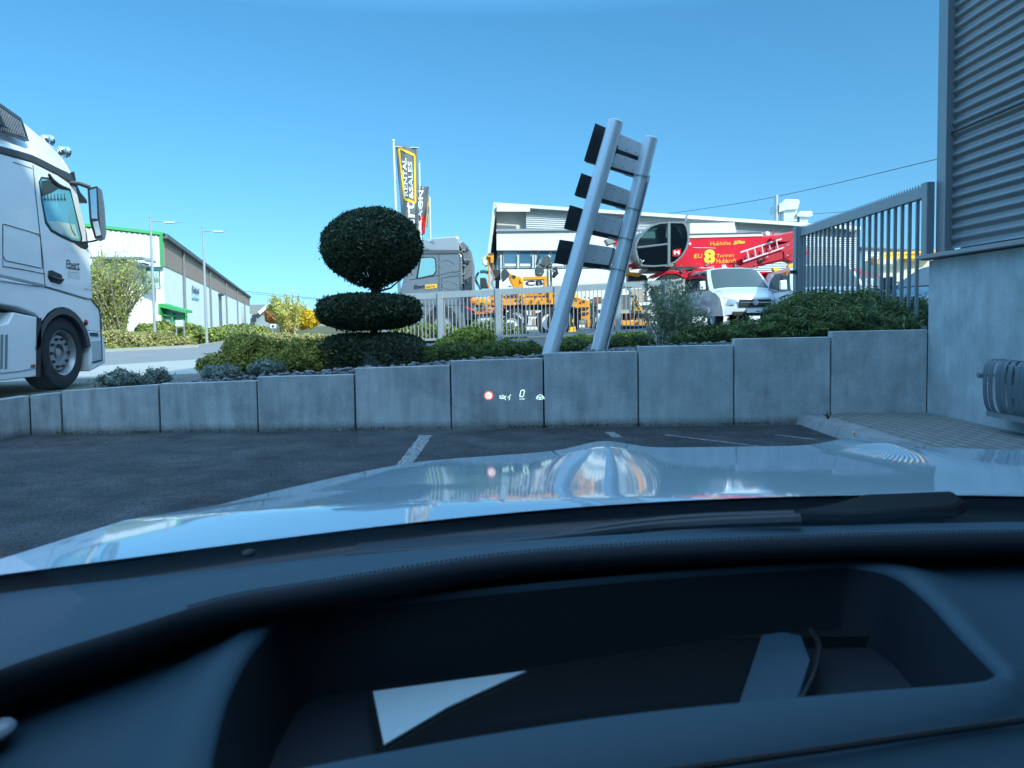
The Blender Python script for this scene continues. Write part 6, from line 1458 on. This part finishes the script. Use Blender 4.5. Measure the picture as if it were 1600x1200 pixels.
# vans and cars facing us, lofted sections
def vehicle(name, label, cat, c, heading, L, W, H, kind, paint, glassm, group=None, lamps=True):
    """front at local y=0 pointing to -y; sections along the length; c = ground point under the middle of the front bumper"""
    c = Vector(c); o = thing(name, label, cat, c, group); o.rotation_euler = (0, 0, heading)
    if kind == 'van':   # y, half width low, z belt, half width roof, z roof
        prof = [(0.0, .42), (.02, .62), (.10, .88), (.22, .98), (.55, 1.09), (.95, 1.19), (1.10, 1.24), (1.80, 1.83), (1.98, 1.88), (2.6, 1.90), (L-.25, 1.88), (L-.05, 1.80), (L, 1.1), (L, .42)]
        belt = 1.12; wy = (1.02, 1.86)
    else:
        prof = [(0.0, .35), (.02, .50), (.12, .66), (.35, .74), (1.15, .90), (1.25, .93), (2.05, H-.02), (2.4, H), (3.3, H-.03), (L-.35, .95), (L-.05, .88), (L, .5), (L, .35)]
        belt = .86; wy = (1.22, 2.05)
    rows = []; hw = W/2; seg = []
    # densify the profile
    pr = []
    for (y0, z0), (y1, z1) in zip(prof, prof[1:]):
        n_ = max(1, int(math.hypot(y1-y0, z1-z0)/.10))
        for k in range(n_): pr.append((y0+(y1-y0)*k/n_, z0+(z1-z0)*k/n_))
    pr.append(prof[-1])
    for y, z in pr:
        row = []
        for i in range(17):
            u = i/8-1
            wl = hw*(1-.10*max(0, 1-(y/.35))**2 if y < .35 else 1)*(1-.04*max(0, (y-(L-.3))/.3))
            t = max(0, (z-belt)/(H-belt)); ww = wl*(1-.15*t*t-.03*t)
            zz = z-.05*abs(u)**4*(1+.6*(z > belt)); yy = y+.10*abs(u)**3*(1 if y < 2.2 else -1)*(1 if y < L-.4 and y < 2.2 else 0)
            row.append(Vector((u*ww, yy, zz)))
        rows.append(row)
    b = MB(); b.grid(rows)
    # sides
    for s in (-1, 1):
        i = 0 if s < 0 else 16; side = [r[i] for r in rows]; low = [Vector((p.x*(1.0), p.y, min(p.z, .36))) for p in side]
        midr = [Vector((s*hw*(1-.10*max(0, 1-(p.y/.35))**2 if p.y < .35 else 1), p.y, min(p.z, belt))) for p in side]
        midl = [Vector((m_.x*1.0, m_.y, min(m_.z, .62))) for m_ in midr]
        b.grid([side, midr, midl, low])
    body = b.build('body', paint, None, smooth=32)
    def child(ob, par=o): ob.parent = par; return ob
    child(body)
    def surf(u, y, out=.012):
        # point on the upper surface
        for k in range(len(rows)-1):
            if rows[k][8].y <= y <= rows[k+1][8].y or k == len(rows)-2:
                f = (y-rows[k][8].y)/max(1e-6, rows[k+1][8].y-rows[k][8].y); f = min(max(f, 0), 1)
                x = (u+1)*8; i = min(int(x), 15); g = x-i
                p = rows[k][i].lerp(rows[k][i+1], g).lerp(rows[k+1][i].lerp(rows[k+1][i+1], g), f); return p+Vector((0, -out*.7, out*.7))
    y0, y1 = wy; b = MB(); b.grid([[surf(u, y0+(y1-y0)*v) for u in np.linspace(-.88, .88, 13)] for v in np.linspace(.06, .95, 7)]); wsn = child(b.build('windscreen', glassm, None, smooth=80))
    if kind == 'van':
        b = MB(); b.grid([[surf(u, .16+.82*v, .006) for u in (-.86, -.85)] for v in np.linspace(0, 1, 6)]); b.grid([[surf(u, .16+.82*v, .006) for u in (.85, .86)] for v in np.linspace(0, 1, 6)]); child(b.build('bonnet_seam', m_seam, None, smooth=0), body)
        b = MB(); b.box((0, -.005, .72), (.95, .03, .22)); grl = child(b.build('grille', M_black, None, smooth=0, bevel=.02)); 
        b = MB(); b.box((0, -.02, .74), (.90, .02, .025)); b.lathe((0, -.02, .74), (0, -1, 0), [(0, .09), (.015, .09), (.018, .075)], 20); child(b.build('grille_bar', M_chrome, None, smooth=30), grl)
        b = MB(); b.box((0, .02, .42), (1.3, .06, .14)); child(b.build('lower_intake', M_black, None, smooth=0, bevel=.02))
        b = MB(); b.box((0, -.03, .50), (.52, .012, .11)); child(b.build('number_plate', M_white, None, smooth=0))
    else:
        b = MB(); b.box((0, .0, .50), (1.1, .04, .16)); child(b.build('grille', M_black, None, smooth=0, bevel=.02))
    for s in (-1, 1):
        zz = .78 if kind == 'van' else .66
        b = MB(); b.prism([(s*.52, .03, zz+.02), (s*.86, .22, zz+.13), (s*.90, .30, zz+.04), (s*.84, .12, zz-.12), (s*.60, .0, zz-.10)], (0, .08, 0)); child(b.build('headlight', mat('headlight_glass', (.32, .36, .38), .08, .3), None, smooth=0, bevel=.015))
        # side windows
        yb0 = 1.42 if kind == 'van' else 1.6; 
        w = []
        x_at = lambda z: hw*(1-.15*max(0, (z-belt)/(H-belt))**2-.03*max(0, (z-belt)/(H-belt)))+.012
        zt = H-.17
        if kind == 'van': wins = [((1.35, belt+.04), (1.95, zt), (2.45, zt), (2.45, belt+.04)), ((2.6, belt+.04), (2.6, zt), (3.9, zt), (3.9, belt+.04))]
        else: wins = [((1.5, belt+.06), (2.15, zt), (2.75, zt), (2.75, belt+.06)), ((2.85, belt+.06), (2.85, zt), (3.3, zt), (3.75, belt+.06))]
        for wpts in wins:
            b = MB(); b.prism([(s*x_at(z), y, z) for y, z in wpts], (s*.004, 0, 0)); child(b.build('side_window', M_dglass, None, smooth=0))
        b = MB(); mzz = belt+.05
        b.prism([(s*(hw+.04), yb0-.02, mzz), (s*(hw+.24), yb0-.06, mzz), (s*(hw+.25), yb0-.06, mzz+.26), (s*(hw+.06), yb0-.02, mzz+.28)], (0, .12, 0)); mrr = child(b.build('wing_mirror', paint, None, smooth=0, bevel=.03))
        b = MB(); b.prism([(s*(hw+.07), yb0+.105, mzz+.03), (s*(hw+.22), yb0+.105, mzz+.03), (s*(hw+.22), yb0+.105, mzz+.23), (s*(hw+.08), yb0+.105, mzz+.25)], (0, .004, 0)); child(b.build('mirror_glass', M_chrome, None, smooth=0), mrr)
        for y in (.92, L-1.0):
            wr = .34
            e = bpy.data.objects.new('wheel', None); COL.objects.link(e); e.parent = o; e.location = (s*(hw-.02), y, wr)
            b = MB(); b.lathe((0, 0, 0), (s, 0, 0), [(-.22, wr*.9), (-.2, wr), (-.03, wr), (.015, wr*.92), (.02, wr*.68)], 26, False); t_ = b.build('tyre', M_rub, None); t_.parent = e
            b = MB(); b.lathe((0, 0, 0), (s, 0, 0), [(.02, wr*.68), (-.03, wr*.62), (-.03, wr*.3), (.0, wr*.2), (.0, .001)], 20, False); t_ = b.build('rim', m_rim, None); t_.parent = e
            b = MB(); b.lathe((s*.005, y, wr), (s, 0, 0), [(0, wr+.09), (.004, wr+.09), (.004, wr+.0)], 26); child(b.build('wheel_arch', M_black, None, smooth=0))
    return o
m_vp = mat('van_silver', (.58, .60, .61), .25, .1, coat=.8)
m_ws = mat('windscreen_dark', (.05, .075, .075), .08, 0, spec=.4)
vc = P(1180, 470, 22.3)
vehicle('van', 'silver white van facing the car park in front of the red telehandler', 'van', (vc.x, 22.3, .86), R(3), 5.1, 1.93, 1.90, 'van', m_vp, m_ws)
v2 = P(1312, 470, 19.5)
vehicle('van', 'light grey van close behind the left half of the grey bar gate', 'van', (v2.x, 19.3, .72), R(-6), 5.0, 1.93, 1.88, 'van', mat('van_pale', (.62, .64, .64), .3, .1, coat=.6), m_ws)
v3 = P(1378, 470, 27)
vehicle('van', 'dark van with red lettering behind the middle of the grey bar gate', 'van', (v3.x, 26.5, .9), R(8), 5.0, 1.9, 1.88, 'van', mat('van_dark', (.035, .045, .06), .3, .2, coat=.6), m_ws)
b = MB(); 
rl = MB()
for j, (x0, x1, y) in enumerate(((1334, 1352, 424), (1340, 1362, 430), (1364, 1376, 433))): fit_text(rl, ('EBERT', 'SERVICE', 'LKW')[j], P(x0, y, 26.3), Vector(((x1-x0)*26.3/1200, 0, -.06)), Vector((0, 0, .13)), bold=.03)
ro = rl.build('van_banner', MATS['red_shade'], None, smooth=0); tag(ro, 'red lettered banner strip on the front of the dark van behind the gate', 'banner')
v4 = P(1432, 490, 14.5)
vehicle('parked_saloon', 'dark blue car behind the right end of the grey bar gate', 'car', (v4.x-.45, 14.6, .80), R(-58), 4.5, 1.8, 1.40, 'car', mat('car_navy', (.012, .03, .05), .2, .3, coat=1.0), M_dglass)
v5 = P(1425, 420, 40)
# distant orange crane
cr = thing('lattice_crane', 'orange crane boom lying low beyond the grey bar gate', 'crane', (P(1400, 440, 55).x, 55, .95))
b = MB(); b.slab([(1365, 404), (1369, 400), (1372, 404), (1374, 413), (1366, 413)], 55, 1.0); b.slab([(1420, 396), (1438, 393), (1440, 404), (1424, 408)], 55, 1.2); b.slab([(1436, 392), (1470, 390), (1470, 398), (1438, 402)], 55, .6); b.build('body', M_orange, cr, smooth=0, bevel=.05)
b = MB()
for k in range(12): b.bar(P(1374+k*4.2, 402-(k % 2)*5, 55), P(1378+k*4.2, 397+(k % 2)*5, 55), .12, .12)
b.bar(P(1374, 397, 55), P(1440, 394, 55), .16, .16); b.bar(P(1374, 403, 55), P(1440, 402, 55), .16, .16); b.build('boom', M_yel, cr, smooth=0)
b = MB(); b.slab([(1374, 404), (1450, 404), (1450, 440), (1374, 440)], 56, 2.5); b.build('carrier', MATS['cream_box'], cr, smooth=0)
# stone gabion pillar at the end of the fence
gb = thing('stone_pillar', 'pale stone filled pillar at the right end of the metal fence', 'pillar', (P(1056, 520, 21).x, 20.8, .75))
m_gab = mat('gabion_stone', (.42, .42, .40), .9, var=.5, vscale=14, bump=.9, bscale=20, bdist=.05)
b = MB(); b.slab([(1040, 438), (1070, 436), (1070, 540), (1040, 540)], 20.6, .5)
for k in range(160): b.ball(P(rng.uniform(1041, 1069), rng.uniform(437, 515), 20.6), rng.uniform(.03, .06), 6, 4)
b.build('stone_fill', m_gab, gb, smooth=0)
b = MB()
for k in range(7): x = 1040+k*5; b.tube([P(x, 436.5, 20.52), P(x, 530, 20.52)], .006, 4)
for k in range(12): y = 438+k*8; b.tube([P(1040, y, 20.52), P(1070, y-.6, 20.52)], .006, 4)
b.build('wire_cage', M_steel, gb)

# storage racks and small fittings in the yard behind the fence
m_it = [mat('item_grey', (.20, .22, .23), .6, var=.4, vscale=9), mat('item_dark', (.035, .04, .045), .6), mat('item_tan', (.34, .28, .2), .8, var=.3, vscale=9), mat('item_white', (.6, .61, .6), .6), mat('item_rust', (.25, .10, .05), .8, var=.4, vscale=9)]
rk_lab = ['steel storage rack with mixed machine parts behind the left wheels of the orange excavator', 'steel storage rack with machine parts behind the right wheel of the orange excavator', 'steel storage rack with parts seen between the two leaning sign posts', 'steel storage rack with parts just right of the right sign post', 'steel storage rack with parts behind the orange flatbed frame']
for j, px in enumerate((790, 850, 905, 955, 1005)):
    o_ = P(px, 520, 33); o = thing('storage_rack', rk_lab[j], 'rack', (o_.x, 33, zu(o_.x, 33)), 'storage racks in front of the office')
    W_, H_ = 1.55, 1.25+.12*math.sin(j*2.2)
    b = MB(); z0 = zu(o_.x, 33)
    for sx_ in (-1, 1):
        for sy in (0, .8): b.box((o_.x+sx_*W_/2, 33+sy, z0+H_/2), (.07, .07, H_))
    b.build('frame', m_gb, o, smooth=0)
    for lev in (.25, .68, 1.1):
        b = MB(); b.box((o_.x, 33.4, z0+lev), (W_, .8, .05)); b.build('shelf', m_gb, o, smooth=0)
        x = -W_/2+.1
        b = MB()
        while x < W_/2-.1:
            w = rng.uniform(.1, .3); h = rng.uniform(.1, .34); b.use(m_it[rng.integers(5)]); b.box((o_.x+x+w/2, 33.35+rng.uniform(-.1, .1), z0+lev+.026+h/2), (w, .4, h)); x += w+rng.uniform(.01, .08)
        b.build('stored_parts', None, o, smooth=0)
def fittings(parent, reg, d, n, mats, smin=.03, smax=.12):
    b = MB()
    for _ in range(n):
        x = rng.uniform(reg[0], reg[2]); y = rng.uniform(reg[1], reg[3]); b.use(mats[rng.integers(len(mats))]); p = P(x, y, d+rng.uniform(-.08, .02))
        if rng.random() < .6: b.box(p, (rng.uniform(smin, smax), .08, rng.uniform(smin, smax)))
        else: b.tube([p, p+Vector((rng.uniform(-.3, .3), 0, rng.uniform(-.12, .12)))], rng.uniform(.012, .03), 6)
    b.build('fittings', None, parent, smooth=0)
fittings(jc, (768, 455, 868, 482), DJ-.1, 24, [M_dark, m_it[0], M_yel, M_steel])
fittings(jc, (797, 430, 815, 452), DJ-.25, 6, [M_dark, M_yel, M_steel])
fittings(om, (884, 462, 922, 512), 26.4, 12, [M_dark, M_yel, M_steel, m_it[4]])
fittings(gh, (838, 398, 862, 446), 28.15, 12, [M_steel, M_dark, m_it[0]])
fittings(oa, (735, 468, 785, 490), 25.9, 24, [M_dark, M_steel, M_red])
fittings(ol, (948, 484, 1016, 508), 25.4, 8, [M_dark, M_steel, m_it[2]])
fittings(rh, (1196, 362, 1240, 402), DR-.5, 12, [M_dark, M_red, M_steel], .03, .09)
fittings(rh, (962, 372, 992, 420), DR-.1, 24, [M_dark, M_red, M_steel], .03, .1)
fittings(rh, (1060, 414, 1180, 424), DR-.95, 24, [M_dark, M_red, m_it[0]], .03, .1)
fittings(gt, (722, 385, 736, 480), DG+.05, 22, [M_steel, M_dark, m_it[0]])

wheel_y(gt, P(765, 508, DG+.3), .5, .5, m_rim)
yb_ = thing('storage_shed', 'low dark storage shed behind the grey truck and the orange trailer arm', 'shed', P(740, 510, 38))
b = MB(); b.slab([(655, 474), (790, 473), (790, 512), (655, 512)], 38, 4); b.build('wall', mat('storage_wall', (.10, .115, .12), .8, var=.4, vscale=2), yb_, smooth=0)
b = MB(); b.slab([(652, 470), (793, 469), (793, 474), (652, 475)], 37.8, 4.4); b.build('roof', M_grey, yb_, smooth=0)
b = MB(); b.slab([(690, 480), (712, 480), (712, 512), (690, 512)], 37.95, .1); b.build('door', M_dark, yb_, smooth=0)
# litter, dry leaves and grit on the tarmac
pts = []; nn = []
for k in range(420):
    if rng.random() < .6: x = rng.uniform(-5.1, 3.0); y = WY-abs(rng.normal(0, .05))-.01
    else: x = rng.uniform(-5, 3); y = rng.uniform(3.6, 8.2)
    pts.append((x, y, .006+rng.uniform(0, .006))); nn.append((0, 0, 1))
tag(leaves('leaf_litter', leafmat('dry_litter', (.05, .04, .025), (.14, .12, .08), (.36, .36, .34)), pts, np.array(nn), .014, 1.5, .5), 'scattered grit and dry leaf bits on the tarmac along the wall', 'litter', kind='stuff')
# moss tufts at the wall foot
pts = []
for k in range(2600):
    x = rng.uniform(-5.1, 3.05)
    if math.sin(x*3.1)+math.sin(x*7.7+1) < .2 and rng.random() < .7: continue
    pts.append((x, WY-abs(rng.normal(0, .015))-.004, abs(rng.normal(0, .012))))
tag(leaves('moss', leafmat('moss_leaf', (.03, .035, .015), (.06, .07, .03), (.10, .11, .05)), pts, rng.normal(0, 1, (len(pts), 3)), .012, 1.3, .6), 'dark moss and dirt in the joint between tarmac and wall', 'moss', kind='stuff')
